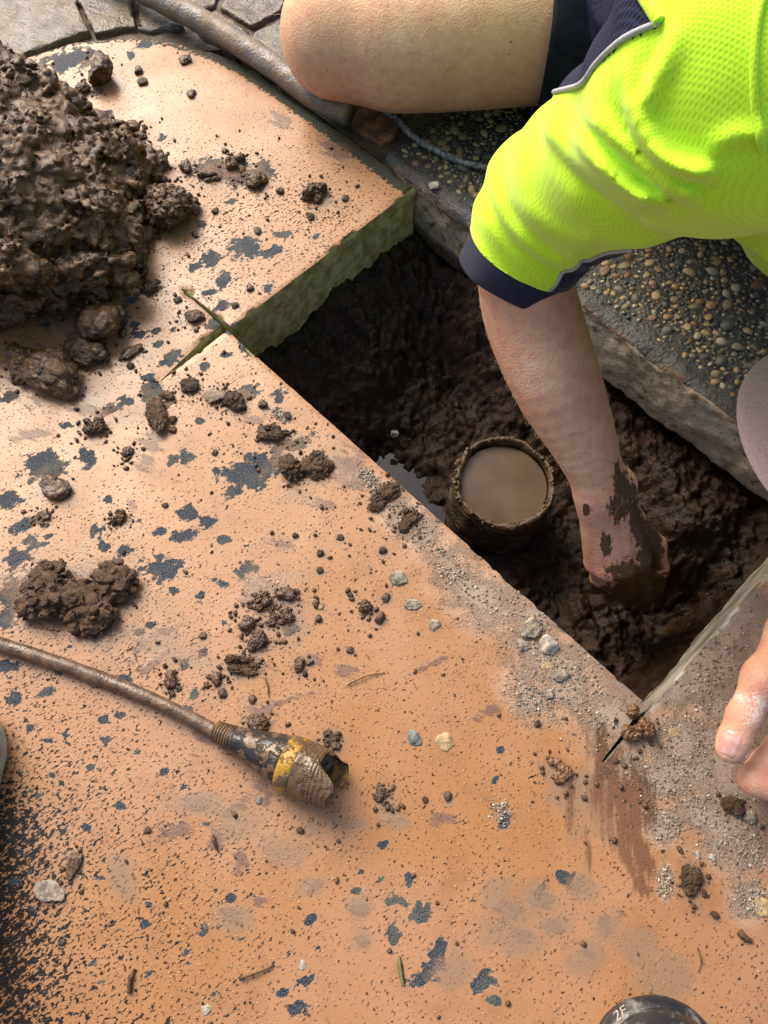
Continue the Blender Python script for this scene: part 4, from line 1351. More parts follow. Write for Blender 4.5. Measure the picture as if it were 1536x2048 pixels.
# thumb nail: a thin curved plate set into the thumb
ax = unit(TH[3] - TH[2])
vw = unit(np.array([0, 0, CAM_H]) - TH[3])
vw = unit(vw - ax * (vw @ ax) + 0.25 * np.cross(ax, vw))
sdv = np.cross(ax, vw)
nc = TH[3] - ax * 0.0035
rows = []
for s in np.linspace(-1, 1, 15):
    for t in np.linspace(-1, 1, 15):
        w = 0.0083 * (1 - 0.10 * (s > 0) * s)
        rr = max(0.0, 1 - abs(s) ** 3.2) ** (1 / 3.2)
        x = t * w * (0.35 + 0.65 * rr) if abs(s) > 0.6 else t * w
        zz = 0.0092 - (x / 0.0125) ** 2 * 0.0058 - 0.0006 * max(0, s) ** 2 - 0.0012 * (abs(t) ** 6) - 0.0014 * max(0, -s - 0.8)
        rows.append(nc + ax * (s * 0.0105) + sdv * x + vw * zz)
rows = np.array(rows)
# sit the plate just proud of the thumb
tree_f = BVHTree.FromPolygons([Vector(v) for v in Vf], [tuple(int(i) for i in f) for f in Ff])
for i in range(len(rows)):
    hit = tree_f.ray_cast(Vector(rows[i] + vw * 0.02), Vector(-vw))
    if hit[0] is not None:
        rows[i] = np.array(hit[0]) + vw * 0.00055
g = rows.reshape(15, 15, 3)
edge = np.zeros((15, 15), bool)
edge[[0, -1]] = True
edge[:, [0, -1]] = True
rows[edge.ravel()] -= vw * 0.0011
k = NB('fingernail_keratin')
M_NAIL = k.out(k.mix(k.step(k.noise(160, 2), 0.4, 0.65), (0.50, 0.27, 0.22), (0.57, 0.36, 0.31)), 0.26, k.bump(k.noise(300, 2), 0.0003, 0.4), Coat_Weight=0.3)
link('fingernail', mesh_np('fingernail', rows, grid_faces(15, 15)[:, ::-1], [M_NAIL]), person)

# ---- shirt ---------------------------------------------------------------------------------
AX1, AX2 = unit(ELB - CUFF), unit(SHO - ELB)
L1, L2 = np.linalg.norm(ELB - CUFF), np.linalg.norm(SHO - ELB)
SIDE = unit(np.cross(AX2, [0, 0, 1.0]))           # towards the lower right of the picture
if pix(ELB + SIDE * 0.05)[1] < pix(ELB)[1]:
    SIDE = -SIDE
UPV = unit(np.cross(SIDE, AX2))
if UPV[2] < 0:
    UPV = -UPV


def sleeve_param(P):
    t1 = np.clip((P - CUFF.astype(np.float32)) @ AX1.astype(np.float32), 0, L1)
    t2 = np.clip((P - ELB.astype(np.float32)) @ AX2.astype(np.float32), 0, L2)
    d1 = np.linalg.norm(P - (CUFF + t1[..., None] * AX1), axis=-1)
    d2 = np.linalg.norm(P - (ELB + t2[..., None] * AX2), axis=-1)
    s = np.where(d1 < d2, t1, L1 + t2)
    return t1 + t2, np.minimum(d1, d2)


def shirt_base(P):
    d = cone(P, CUFF, ELB, 0.0490, 0.0550)
    d = smin(d, cone(P, ELB, SHO, 0.0545, 0.070), 0.02)
    d = smin(d, cone(P, SHO, CHEST, 0.075, 0.105), 0.03)
    body = cone(P, PELV + np.array([-0.06, -0.05, 0.02]), WAIST + np.array([-0.03, 0, 0]), 0.135, 0.135)
    body = smin(body, cone(P, WAIST, CHEST, 0.135, 0.135), 0.05)
    # loose front hanging below the chest
    body = smin(body, cone(P, CHEST + np.array([0.03, 0.03, -0.10]), CHEST + np.array([0.02, 0.20, -0.08]), 0.100, 0.095), 0.04)
    d = smin(d, body, 0.022)
    d = smin(d, cone(P, CHEST, LSHO, 0.105, 0.075), 0.04)
    d = smin(d, cone(P, LSHO, np.array([0.555, 0.30, 0.25]), 0.072, 0.06), 0.03)
    return d


CREASES = [([(1062, 236), (1098, 292), (1155, 352), (1245, 416), (1300, 436)], 0.0075), ([(1112, 222), (1139, 289), (1209, 363), (1290, 418), (1340, 432)], 0.0075), ([(1158, 222), (1186, 266), (1264, 344), (1340, 398), (1400, 420)], 0.0085),
           ([(1232, 110), (1246, 234), (1288, 312), (1350, 359), (1440, 376)], 0.0110), ([(985, 440), (1040, 505), (1120, 545), (1170, 540)], 0.0045), ([(1000, 380), (1060, 455), (1140, 505), (1200, 510)], 0.0040),
           ([(1330, 20), (1318, 90), (1288, 150), (1270, 210)], 0.0060), ([(1420, 330), (1470, 300), (1536, 292)], 0.0050)]


def crease_disp(P):
    """soft roll on one side of each crease, sharp valley on the crease itself"""
    x, y = pix(P)
    out = np.zeros(len(P), np.float32)
    for pts, amp in CREASES:
        C = spline(pts, 26)
        best = np.full(len(P), 1e9, np.float32)
        sgn = np.zeros(len(P), np.float32)
        tt = np.zeros(len(P), np.float32)
        near = (x > C[:, 0].min() - 80) & (x < C[:, 0].max() + 80) & (y > C[:, 1].min() - 80) & (y < C[:, 1].max() + 80)
        xi, yi = x[near], y[near]
        b = np.full(len(xi), 1e9, np.float32)
        s_ = np.zeros(len(xi), np.float32)
        t_ = np.zeros(len(xi), np.float32)
        for i in range(25):
            ax_, ay_ = C[i]
            dx, dy = C[i + 1] - C[i]
            L = dx * dx + dy * dy
            t = np.clip(((xi - ax_) * dx + (yi - ay_) * dy) / L, 0, 1)
            qx, qy = xi - ax_ - t * dx, yi - ay_ - t * dy
            d = np.hypot(qx, qy)
            m = d < b
            b = np.where(m, d, b)
            s_ = np.where(m, np.sign(dx * qy - dy * qx), s_)
            t_ = np.where(m, (i + t) / 25, t_)
        e = b * -s_                                     # positive on the shoulder side
        tap = smooth(-0.02, 0.25, t_) * (0.35 + 0.65 * smooth(0.0, 0.6, t_)) * smooth(1.02, 0.9, t_)
        out[near] += amp * tap * (np.exp(-((e - 24) / 22) ** 2) - 0.5 * np.exp(-(e / 8.0) ** 2) - 0.25 * np.exp(-((e + 14) / 14) ** 2))
    return out


def shirt_fine(P, d):
    s, r = sleeve_param(P)
    wgt = smooth(0.125, 0.085, r)
    ph = (s + vnoise(P * 14) * 0.02 + 0.25 * (P[:, 0] + P[:, 1])) / 0.05
    out = d - wgt * (0.0022 * vnoise(P * 30 + 2) + 0.0014 * np.sin(ph * 6.28)) - crease_disp(P)
    # body: broad soft drapes
    q = P @ np.array([[0.9, 0.2, 0], [-0.2, 0.5, 0], [0, 0, 0.7]], np.float32)
    return out - (1 - wgt) * (0.006 * (1 - np.abs(vnoise(q * 18 + 9)) * 2) + 0.002 * vnoise(q * 48))


lo = np.array([0.0, 0.16, 0.03])
hi = np.array([0.66, 1.00, 0.535])
Vs, Fs = sdf_mesh(shirt_base, lo, hi, 0.0032, 0.03, shirt_fine)
cuffn = -AX1
keep_v = ((Vs - (CUFF + AX1 * 0.002)) @ AX1 > 0) | (np.linalg.norm(Vs - CUFF, axis=1) > 0.09)
# trim the sleeve to a clean edge at the cuff
_dc = (Vs - (CUFF + AX1 * 0.002)) @ AX1
_nr = np.linalg.norm(Vs - CUFF, axis=1) < 0.09
_sn = _nr & (_dc < 0) & (_dc > -0.0050)
Vs[_sn] -= _dc[_sn][:, None] * AX1
keep_v |= _sn
keep_v &= (Vs[:, 1] < 0.93)
px, py = pix(Vs)
p0, p1, p2 = G(1055, 196, 0.235), G(1165, 172, 0.30), G(1322, 44, 0.36)


def side_of(V, a, b):
    n = np.array([-(b - a)[1], (b - a)[0]])
    n = n / np.linalg.norm(n)
    return (V[:, :2] - a[:2]) @ n


# the navy side panel lies beyond the seam that runs up from the sleeve
_sx = np.array([1020, 1066, 1110, 1165, 1196, 1250, 1322])
_sy = np.array([214, 196, 187, 170, 128, 78, 44])
navy = (py < np.interp(px, _sx, _sy)) & (px > 900) & (px < 1322 - (44 - py) * 0.66) & (Vs[:, 1] > 0.30)
s_, r_ = sleeve_param(Vs.astype(np.float32))
rel = Vs - (ELB + np.clip((Vs - ELB) @ AX2, 0, L2)[:, None] * AX2)
ang = np.degrees(np.arctan2(rel @ SIDE, rel @ UPV))
under = ((ang > 156) | (ang < -110)) & (r_ < 0.085) & (s_ < 0.17)
Fk = Fs[keep_v[Fs].all(1)]
is_navy = (navy[Fk].sum(1) >= 2)
is_under = (under[Fk].sum(1) >= 2) & ~is_navy


def submesh(name, V, F, mats):
    u, inv = np.unique(F, return_inverse=True)
    return mesh_np(name, V[u], inv.reshape(F.shape), mats)


shirt = link('shirt', submesh('shirt', Vs, Fk[~is_navy & ~is_under], [M_HIVIS]), person, label='fluorescent yellow work shirt with navy panels and grey piping')
link('side_panel', submesh('side_panel', Vs, Fk[is_navy], [M_NAVYMESH]), shirt)
link('sleeve_underside', submesh('sleeve_underside', Vs, Fk[is_under], [M_NAVY]), shirt)
tree_s = BVHTree.FromPolygons([Vector(v) for v in Vs], [tuple(int(i) for i in f) for f in Fk])
# piping on the seam of the side panel
CAMP = Vector((0, 0, CAM_H))


def drape(pxs, n, lift=0.001):
    """follow a seam over the cloth, pixel path -> points on the shirt"""
    out = []
    for x, y in spline(pxs, n):
        d = Vector(G(x, y, 0.0)) - CAMP
        hit = tree_s.ray_cast(CAMP, d.normalized())
        if hit[0] is not None and (hit[0] - CAMP).length < 0.86:
            out.append(np.array(hit[0]) + np.array(hit[1]) * lift * (1 if hit[1].dot(d) < 0 else -1))
    return np.array(out)


def smooth_path(P, it=3):
    for _ in range(it):
        P[1:-1] = 0.25 * P[:-2] + 0.5 * P[1:-1] + 0.25 * P[2:]
    return P


pp = drape([(1066, 196), (1110, 186), (1165, 168), (1196, 128), (1250, 78), (1322, 44)], 90)
if len(pp) > 8:
    V, F = tube(smooth_path(pp, 6), 0.0017, 8)
    link('piping', mesh_np('piping', V, F, [M_PIPING]), shirt)
pp = drape([(1322, 45), (1306, 20), (1292, -2), (1276, -30)], 30)
if len(pp) > 8:
    V, F = tube(smooth_path(pp, 4), 0.0030, 8)
    link('seam', mesh_np('seam', V, F, [M_HIVIS]), shirt)
# piping along the underside seam, found on the cloth at a fixed angle round the sleeve
seam = []
for s in np.linspace(0.012, 0.17, 90):
    c = CUFF + AX1 * s if s < L1 else ELB + AX2 * (s - L1)
    d = unit(SIDE * math.sin(math.radians(155)) + UPV * math.cos(math.radians(155)))
    hit = tree_s.ray_cast(Vector(c + d * 0.13), Vector(-d))
    if hit[0] is not None:
        seam.append(np.array(hit[0]) + d * 0.0008)
if len(seam) > 8:
    V, F = tube(smooth_path(np.array(seam), 2), 0.0015, 8)
    link('piping', mesh_np('piping', V, F, [M_PIPING]), shirt)
# cuff: a ribbed navy band
rings = []
e1 = unit(np.cross(AX1, [0, 0, 1.0]))
e2 = np.cross(AX1, e1)
NA = 64
for t, r in ((0.016, 0.0455), (0.006, 0.0462), (-0.002, 0.0470), (-0.010, 0.0468), (-0.017, 0.0464), (-0.0205, 0.0456), (-0.0205, 0.0444), (-0.015, 0.0438), (0.0, 0.0432)):
    a = np.linspace(0, 2 * math.pi, NA, endpoint=False)
    rr = r * (1 + 0.018 * np.sin(3 * a + 1) + 0.012 * np.sin(7 * a))
    rings.append(CUFF + AX1 * (t - 0.0015 * np.sin(2 * a))[:, None] + rr[:, None] * (np.cos(a)[:, None] * e1 + np.sin(a)[:, None] * e2))
rings = np.array(rings)
link('cuff', mesh_np('cuff', rings.reshape(-1, 3), grid_faces(len(rings), NA, True), [M_NAVY]), shirt)
# front placket with its puckered stitching, at the right edge
pl = drape([(1528, -20), (1512, 60), (1508, 150), (1512, 240), (1526, 300)], 60, 0.0015)
if len(pl) > 8:
    pl = smooth_path(pl, 4)
    V, F = tube(pl, 0.0019, 10)
    link('placket_seam', mesh_np('placket_seam', V, F, [M_HIVIS]), shirt)

# ---- shorts -----------------------------------------------------------------------------------
HEM = G(1068, 70, 0.095)


def shorts_base(P):
    d = cone(P, HEM - np.array([0.02, 0, 0]), HIP + np.array([0.0, 0.0, 0.0]), 0.1005, 0.125)
    d = smin(d, cone(P, PELV, PELV + np.array([0.10, -0.02, -0.03]), 0.135, 0.12), 0.04)
    return d


def shorts_fine(P, d):
    return d - 0.004 * (1 - 2 * np.abs(vnoise(P * np.array([10, 22, 22], np.float32)))) - 0.002 * vnoise(P * 40)


Vh, Fh = sdf_mesh(shorts_base, [0.10, 0.70, 0.0], [0.66, 1.08, 0.33], 0.0065, 0.03, shorts_fine)
hemx = HEM[0] + 0.018 * np.sin((Vh[:, 1] - 0.8) * 9) * 0.3
_sn = (Vh[:, 0] <= hemx) & (Vh[:, 0] > hemx - 0.008)
Vh[_sn, 0] = hemx[_sn]
Fh = Fh[(Vh[:, 0] >= hemx - 1e-6)[Fh].all(1)]
shorts = link('shorts', submesh('shorts', Vh, Fh, [M_SHORTS]), person, label='dark navy shorts ending above the knee')

# ---- cap -------------------------------------------------------------------------------------------
k = NB('mauve_grey_felt')
n1 = k.noise(700, 3, 0.7)
M_FELT = k.out(k.mix(k.step(n1, 0.3, 0.7), (0.37, 0.25, 0.22), (0.50, 0.36, 0.325)), 0.95, k.bump(n1, 0.0006, 0.7), Sheen_Weight=0.4, Specular_IOR_Level=0.1)
M_STITCH = mat_plain('dark_stitch_thread', (0.10, 0.065, 0.07), 0.9)
BT = G(1473, 858, 0.245)                        # foremost point of the brim
bdir = unit(np.array([-1.0, 0.04, 0.0]))
bsid = np.array([0.04, 1.0, 0.0])
BW, BL = 0.086, 0.098
nr, na = 14, 49


def brim_pt(r, a, dz):
    """half-ellipse brim, bent down towards its sides"""
    x = BL * r * math.cos(a)
    y = BW * r * math.sin(a)
    return BT - bdir * BL + bdir * x + bsid * y + np.array([0, 0, dz + 0.020 * (1 - x / BL) * 0.5 - 3.0 * y * y + 0.004])


top, bot = [], []
for i in range(nr):
    r = 0.45 + 0.55 * i / (nr - 1)
    for a in np.linspace(-math.pi / 2, math.pi / 2, na):
        th = 0.0017 * (1 - (i == nr - 1) * 0.55)
        top.append(brim_pt(r - (i == nr - 1) * 0.002, a, th))
        bot.append(brim_pt(r - (i == nr - 1) * 0.002, a, -th))
mid = [brim_pt(1.008, a, 0) for a in np.linspace(-math.pi / 2, math.pi / 2, na)]
V = np.array(top + mid + bot[::-1][:0] + bot)
Q1 = grid_faces(nr, na)
j = np.arange(na - 1)
oT, oM, oB = (nr - 1) * na, nr * na, nr * na + na
Q2 = np.stack([oT + j, oM + j, oM + j + 1, oT + j + 1], 1)
Q3 = np.stack([oM + j, oB + (nr - 1) * na + j, oB + (nr - 1) * na + j + 1, oM + j + 1], 1)
Q4 = grid_faces(nr, na)[:, ::-1] + oB
cap = link('cap', None, person, label='mauve grey felt cap on the worker, its curved brim at the right edge')
link('brim', mesh_np('brim', V, np.concatenate([Q1, Q2, Q3, Q4]), [M_FELT]), cap)
sv, sf, nn = [], [], 0
for off in (0.80,):
    aa = np.linspace(-1.45, 1.45, 84)
    for a0, a1 in zip(aa[::2], aa[1::2]):
        q = [brim_pt(off, a, 0.0020) for a in np.linspace(a0, a1, 4)]
        v, f = tube(q, 0.0007, 5)
        sv.append(v)
        sf.append([f[0] + nn, f[1] + nn])
        nn += len(v)
link('stitching', mesh_np('stitching', np.concatenate(sv), [np.concatenate([f[0] for f in sf]), np.concatenate([f[1] for f in sf])], [M_STITCH]), cap)
V, F = ICO3
CR = BT - bdir * (BL + 0.055) + np.array([0, 0, 0.03])
Vc = V * np.array([0.10, 0.083, 0.085])
Vc[:, 2] = np.where(Vc[:, 2] < -0.02, -0.02, Vc[:, 2])
link('crown', mesh_np('crown', Vc + CR, F, [M_FELT]), cap)

# fine fair hair on the knee and forearm
hv, hf, nn = [], [], 0
me_tree = [(Va, Fa, 1500, lambda q: q[2] > 0.02 and q[2] < 0.17), (Vl, Fl, 2300, lambda q: q[0] < 0.19 and q[1] < 0.98)]
for Vx, Fx, N, ok in me_tree:
    c = Vx[Fx].mean(1)
    nrm = np.cross(Vx[Fx[:, 2]] - Vx[Fx[:, 0]], Vx[Fx[:, 3]] - Vx[Fx[:, 1]])
    nrm /= np.linalg.norm(nrm, axis=1)[:, None] + 1e-12
    pick = RS.choice(len(c), N)
    for i in pick:
        if not ok(c[i]):
            continue
        n = nrm[i]
        flow = unit(np.array([-0.4, -0.9, -0.4]) if Vx is Va else np.array([-0.8, -0.6, -0.3]))
        flow = unit(flow - n * (flow @ n) + RS.randn(3) * 0.35)
        L = RS.uniform(0.003, 0.0065) if Vx is Va else RS.uniform(0.004, 0.011)
        b = c[i] + RS.randn(3) * 0.0006
        pts = [b, b + n * L * 0.18 + flow * L * 0.32, b + n * L * 0.26 + flow * L * 0.72, b + n * L * 0.26 + flow * L]
        sd_ = unit(np.cross(n, flow))
        r = np.array([0.00016, 0.00014, 0.00010, 0.00003])
        for p, q in zip(pts, r):
            hv += [p + sd_ * q, p - sd_ * q * 0.5 + n * q * 0.8, p - sd_ * q * 0.5 - n * q * 0.8]
        for a in range(3):
            o = nn + a * 3
            for e in range(3):
                hf.append([o + e, o + (e + 1) % 3, o + 3 + (e + 1) % 3, o + 3 + e])
        nn += 12
k = NB('fair_body_hair')
M_HAIR = k.out((0.62, 0.46, 0.28), 0.35)
link('body_hair', mesh_np('body_hair', np.array(hv), np.array(hf), [M_HAIR]), person, kind='stuff')
# ================================================================== THINGS
M_MUD = mat_mud('wet_brown_mud', (0.036, 0.0165, 0.0052), (0.110, 0.054, 0.0165), (0.12, 0.36), 0.0042, 95, 0.5, 0.14)
M_MUD2 = mat_mud('red_brown_mud', (0.042, 0.018, 0.006), (0.110, 0.050, 0.018), (0.16, 0.40), 0.0038, 90, 0.5, 0.2)
M_MUDDRY = mat_mud('drying_crumbly_mud', (0.042, 0.023, 0.011), (0.120, 0.070, 0.038), (0.35, 0.7), 0.0055, 110, 0.35)
M_CONC = mat_plain('grey_concrete_chip', (0.27, 0.235, 0.185), 0.85, 0.55, 170, 0.0026, 0.25)
M_CONCL = mat_plain('pale_concrete_chip', (0.40, 0.365, 0.31), 0.8, 0.45, 150, 0.0024, 0.25)
M_BLUEST = mat_plain('blue_grey_stone', (0.15, 0.16, 0.15), 0.6, 0.4, 160, 0.001)
M_TAN = mat_plain('tan_stone', (0.34, 0.24, 0.12), 0.55, 0.35, 120, 0.001)


def mpp(px, py, z=0.0):
    cy = -(py - 1024) / FPX
    return (CAM_H - z) / (CT - cy * ST) / FPX


def lump_mesh(name, seed, style, mat, res=34, size=(1, 1, 1)):
    r = np.random.RandomState(seed)
    if style == 'cluster':
        C = np.c_[r.uniform(-0.72, 0.72, (9, 2)), r.uniform(-0.5, 0.1, 9)]
        Rr = r.uniform(0.22, 0.42, 9)
    elif style == 'angular':
        C = np.zeros((1, 3))
        Rr = np.array([0.92])
    else:
        C = np.r_[[[0, 0, 0]], np.c_[r.uniform(-0.5, 0.5, (6, 2)), r.uniform(-0.4, 0.3, 6)]]
        Rr = np.r_[0.62, r.uniform(0.3, 0.5, 6)]
    planes = [(unit(r.randn(3)), r.uniform(0.45, 0.72)) for _ in range(9)]

    def f(P):
        P = P.astype(np.float32)
        d = None
        for c, q in zip(C, Rr):
            e = np.linalg.norm(P - c.astype(np.float32), axis=-1) - q
            d = e if d is None else smin(d, e, 0.16)
        if style == 'angular':
            for n, h in planes:
                d = -smin(-d, -((P @ n.astype(np.float32)) - h), 0.08)
        return np.maximum(d, -(P[..., 2] + 0.62))

    def fine(P, d):
        o = P + seed * 3.7
        if style == 'crumb' or style == 'cluster':
            d = d - 0.16 * (clods(o, 3.6, 1.0) - 0.5) - 0.07 * (clods(o, 8.5, 3.0) - 0.5) - 0.07 * fbm(o * 4, 3)
        elif style == 'wet':
            d = d - 0.09 * (clods(o, 2.3, 1.0, 0.45) - 0.5) - 0.07 * fbm(o * 3.0, 4) - 0.02 * fbm(o * 12, 2, ridged=True)
        else:
            d = d - 0.07 * fbm(o * 2.6, 4) - 0.05 * fbm(o * 8, 3)
        return np.maximum(d, -(P[..., 2] + 0.62))
    h = 2.9 / res
    V, F = sdf_mesh(f, [-1.45, -1.45, -0.95], [1.45, 1.45, 1.3], h, 0.26, fine)
    lo_, hi_ = V.min(0), V.max(0)
    V = (V - (lo_ + hi_) / 2) / ((hi_ - lo_) / 2)
    V[:, 2] += 1.0
    return mesh_np(name, V * np.asarray(size), F, [mat])


def lump(name, px, py, rx, ry, style, mat, seed, label, cat, group=None, hz=0.75, turn=0.0, res=None, dz=0.0):
    s = mpp(px, py)
    a, b = rx * s, ry * s * 1.05
    h = hz * math.sqrt(a * b)
    # the photo shows the middle of the lump, half its height up
    c = G(px, py, h * 0.5)
    big = max(rx, ry)
    res = res or (28 if big < 16 else 42 if big < 36 else 60 if big < 70 else 84)
    return link(name, lump_mesh(name, seed, style, mat, res, (a, b, h * 0.62)), loc=(c[0], c[1], dz - 0.0008), rot=(0, 0, math.radians(turn)),
                label=label, cat=cat, group=group)


# ---- mud pile ---------------------------------------------------------------------------------
PILE = [(-60, 300, 0.035, 0.10), (40, 300, 0.045, 0.085), (-40, 430, 0.06, 0.12), (60, 450, 0.05, 0.10), (130, 330, 0.03, 0.062), (-50, 500, 0.04, 0.085), (45, 540, 0.02, 0.050), (170, 400, 0.03, 0.06), (190, 300, 0.02, 0.035),
        (20, 210, 0.015, 0.055), (-60, 180, 0.01, 0.07), (120, 505, 0.03, 0.06), (105, 560, 0.010, 0.032), (225, 275, 0.008, 0.026), (255, 330, 0.008, 0.030), (285, 345, 0.004, 0.022), (200, 480, 0.01, 0.030), (250, 505, 0.004, 0.018),
        (225, 540, 0.004, 0.022), (265, 455, 0.008, 0.022), (235, 430, 0.012, 0.030), (160, 560, 0.008, 0.030), (-160, 400, 0.05, 0.16), (-170, 520, 0.03, 0.09)]
rp = np.random.RandomState(5)
CL = []
for _ in range(150):
    x, y = rp.uniform(-120, 290), rp.uniform(165, 565)
    if x > 245 - 0.30 * abs(y - 400) + 40 * rp.rand() or (x - 0.65 * (y - 130)) > 70 and y < 260:
        continue
    CL.append((x, y, 0.02 + 0.045 * smooth(260, 0, x) + 0.02 * rp.rand(), rp.choice([0.012, 0.016, 0.020, 0.026])))


def pile_sdf(P):
    d = None
    for x, y, z, r in PILE:
        e = np.linalg.norm((P - G(x, y, z * 0.8).astype(np.float32)) * np.array([1, 1, 1.3], np.float32), axis=-1) - r
        d = e if d is None else smin(d, e, 0.022)
    for x, y, z, r in CL:
        c = G(x, y, z).astype(np.float32)
        d = smin(d, np.linalg.norm(P - c, axis=-1) - r, 0.006)
    return d


def pile_fine(P, d):
    S = P * np.array([1, 1, 1.3], np.float32)
    d = d - 0.012 * (clods(S, 24, 1.0, 0.45) - 0.5) - 0.0075 * (clods(S, 62, 4.0, 0.3) - 0.5) - 0.0036 * (clods(S, 125, 8.0) - 0.5)
    return d - 0.010 * fbm(S * 24, 4) - 0.0018 * fbm(S * 170, 2, ridged=True)


V, F = sdf_mesh(pile_sdf, [-0.68, 0.47, -0.012], [-0.17, 1.03, 0.20], 0.0024, 0.03, pile_fine)
link('mud_pile', mesh_np('mud_pile', V, F, [M_MUD]), label='large heap of wet brown mud piled on the slab at the left edge', cat='mud pile')

M_SOILPALE = mat_mud('pale_dry_soil', (0.14, 0.105, 0.07), (0.28, 0.22, 0.16), (0.7, 0.9), 0.002, 120, 0.3)
M_CLAY = mat_mud('orange_brown_clay', (0.10, 0.045, 0.016), (0.19, 0.09, 0.035), (0.2, 0.4), 0.002, 90, 0.55)
LM = [M_MUD, M_MUD2, M_MUDDRY, M_SOILPALE, M_CLAY]
for i, (x, y, rx, ry, st, mi, lab, hz, tn) in enumerate(LUMPS):
    if lab:
        lump('mud_clod', x, y, rx, ry, st, LM[mi], 100 + i, lab, 'mud clod', None, hz, tn)
small_meshes = [[lump_mesh('mud_crumb', 300 + s, ('wet', 'crumb', 'angular')[s % 3], m, 24, (0.005, 0.005, 0.003)) for s in range(6)] for m in (M_MUD, M_MUD2, M_MUDDRY)]
for i, (x, y, r) in enumerate(SMALL):
    s = mpp(x, y)
    h = r * s * random.uniform(0.6, 0.95)
    c = G(x, y, h * 0.5)
    link('mud_crumb', small_meshes[random.randrange(3)][random.randrange(6)], loc=(c[0], c[1], -0.0005), rot=(0, 0, random.uniform(0, 6.28)),
         scale=(200 * r * s * random.uniform(0.85, 1.15), 200 * r * s * random.uniform(0.75, 1.0), 200 * h), label='small brown crumb of mud scattered on the peach slab', cat='mud crumb', group='small mud crumbs on the slab')

STONES = [(100, 1781, 33, 19, 'angular', M_CONC, 'flat grey-white concrete chip at the lower left of the slab', 0.4, 0),
          (1098, 1288, 20, 19, 'angular', M_CONCL, 'whitish stone standing by the hole edge among cement dust', 0.8, 20),
          (1122, 1351, 18, 12, 'angular', M_CONC, 'oval grey chip lowest of those by the hole edge', 0.7, 0),
          (1062, 1256, 28, 20, 'crumb', M_CONC, 'crumbling pale mortar lump at the hole edge', 0.5, 30),
          (1098, 1388, 11, 10, 'angular', M_CONC, 'small grey chip below the oval chip', 0.6, 0),
          (1045, 1290, 14, 12, 'angular', M_CONC, 'brownish grey chip left of the whitish stone', 0.6, 0),
          (1095, 1332, 13, 8, 'angular', M_TAN, 'orange-tan paint chip between the whitish and oval stones', 0.3, 10),
          (830, 1475, 14, 15, 'angular', M_BLUEST, 'blue-grey stone chip in the middle of the lower slab', 0.6, 0),
          (890, 1483, 19, 18, 'angular', M_TAN, 'round tan pebble beside the blue-grey stone chip', 0.4, 0),
          (796, 1155, 19, 15, 'crumb', M_CONC, 'pale gritty mortar chip mid slab near the hole', 0.5, 0),
          (870, 1250, 12, 12, 'angular', M_CONC, 'small grey chip below the gritty mortar chip', 0.5, 0),
          (826, 1208, 18, 12, 'crumb', M_CONC, 'flat grey mortar crumb beside the gritty chip', 0.4, 0),
          (415, 1085, 1, 1, 'angular', M_CONC, '', 0.5, 0),
          (516, 1600, 8, 8, 'angular', M_CONC, 'tiny grey chip below the rubber cone', 0.6, 0),
          (412, 2020, 10, 9, 'angular', M_CONCL, 'small white chip near the bottom edge of the photo', 0.5, 0),
          (605, 1930, 8, 9, 'angular', M_CONCL, 'small white chip beside the dry grass blade', 0.5, 0),
          (638, 1210, 9, 9, 'angular', M_TAN, 'yellowish pebble right of the wet splatter', 0.6, 0),
          (868, 370, 11, 10, 'angular', M_CONCL, 'white chip on the path beside the far hole corner', 0.6, 0),
          (1395, 1710, 8, 8, 'angular', M_CONCL, 'left of two cream pebbles above the soil wedge', 0.7, 0),
          (1423, 1715, 8, 7, 'angular', M_CONCL, 'right of two cream pebbles above the soil wedge', 0.7, 0),
          (1348, 1465, 14, 9, 'angular', M_TAN, 'yellow flake of paint beside the near hole corner', 0.25, 20),
          (1525, 1815, 18, 18, 'angular', M_TAN, 'orange paint flake at the lower right edge', 0.2, 0),
          (1500, 1635, 13, 13, 'crumb', M_CONC, 'grey grit lump below the fist', 0.7, 0)]
for i, (x, y, rx, ry, st, m, lab, hz, tn) in enumerate(STONES):
    if lab:
        lump('stone_chip', x, y, rx, ry, st, m, 500 + i, lab, 'stone chip', None, hz, tn, 28)
# stones in the hole
for i, (x, y, z, r, m, lab) in enumerate(((718, 617, -0.118, 13, M_CLAY, 'orange stone showing in the soil of the hole below the mossy wall'), (790, 865, -0.165, 9, M_CONC, 'small grey stone in the wet soil above the puddle'))):
    c = G(x, y, z)
    link('stone', lump_mesh('stone', 700 + i, 'angular', m, 28, (r * 0.0006, r * 0.0005, r * 0.0004)), loc=c - np.array([0, 0, 0.006]), label=lab, cat='stone')

# ---- pipe ------------------------------------------------------------------------------------------
def lathe(prof, n=72, wob=0.0, ns=30):
    """prof: rows (r, z) -> mesh round z"""
    prof = np.asarray(prof, float)
    a = np.linspace(0, 2 * math.pi, n, endpoint=False)
    V = np.stack([prof[:, 0][:, None] * np.cos(a), prof[:, 0][:, None] * np.sin(a), prof[:, 1][:, None] + 0 * a], -1)
    if wob:
        W = V.reshape(-1, 3)
        rad = np.c_[W[:, :2] / (np.linalg.norm(W[:, :2], axis=1)[:, None] + 1e-9), W[:, :1] * 0]
        W = W + rad * (fbm(W * ns, 3) * wob)[:, None]
        W[:, 2] += fbm(W * ns + 9, 3) * wob * 0.8
        V = W.reshape(V.shape)
    return V.reshape(-1, 3), grid_faces(len(prof), n, True)[:, ::-1]


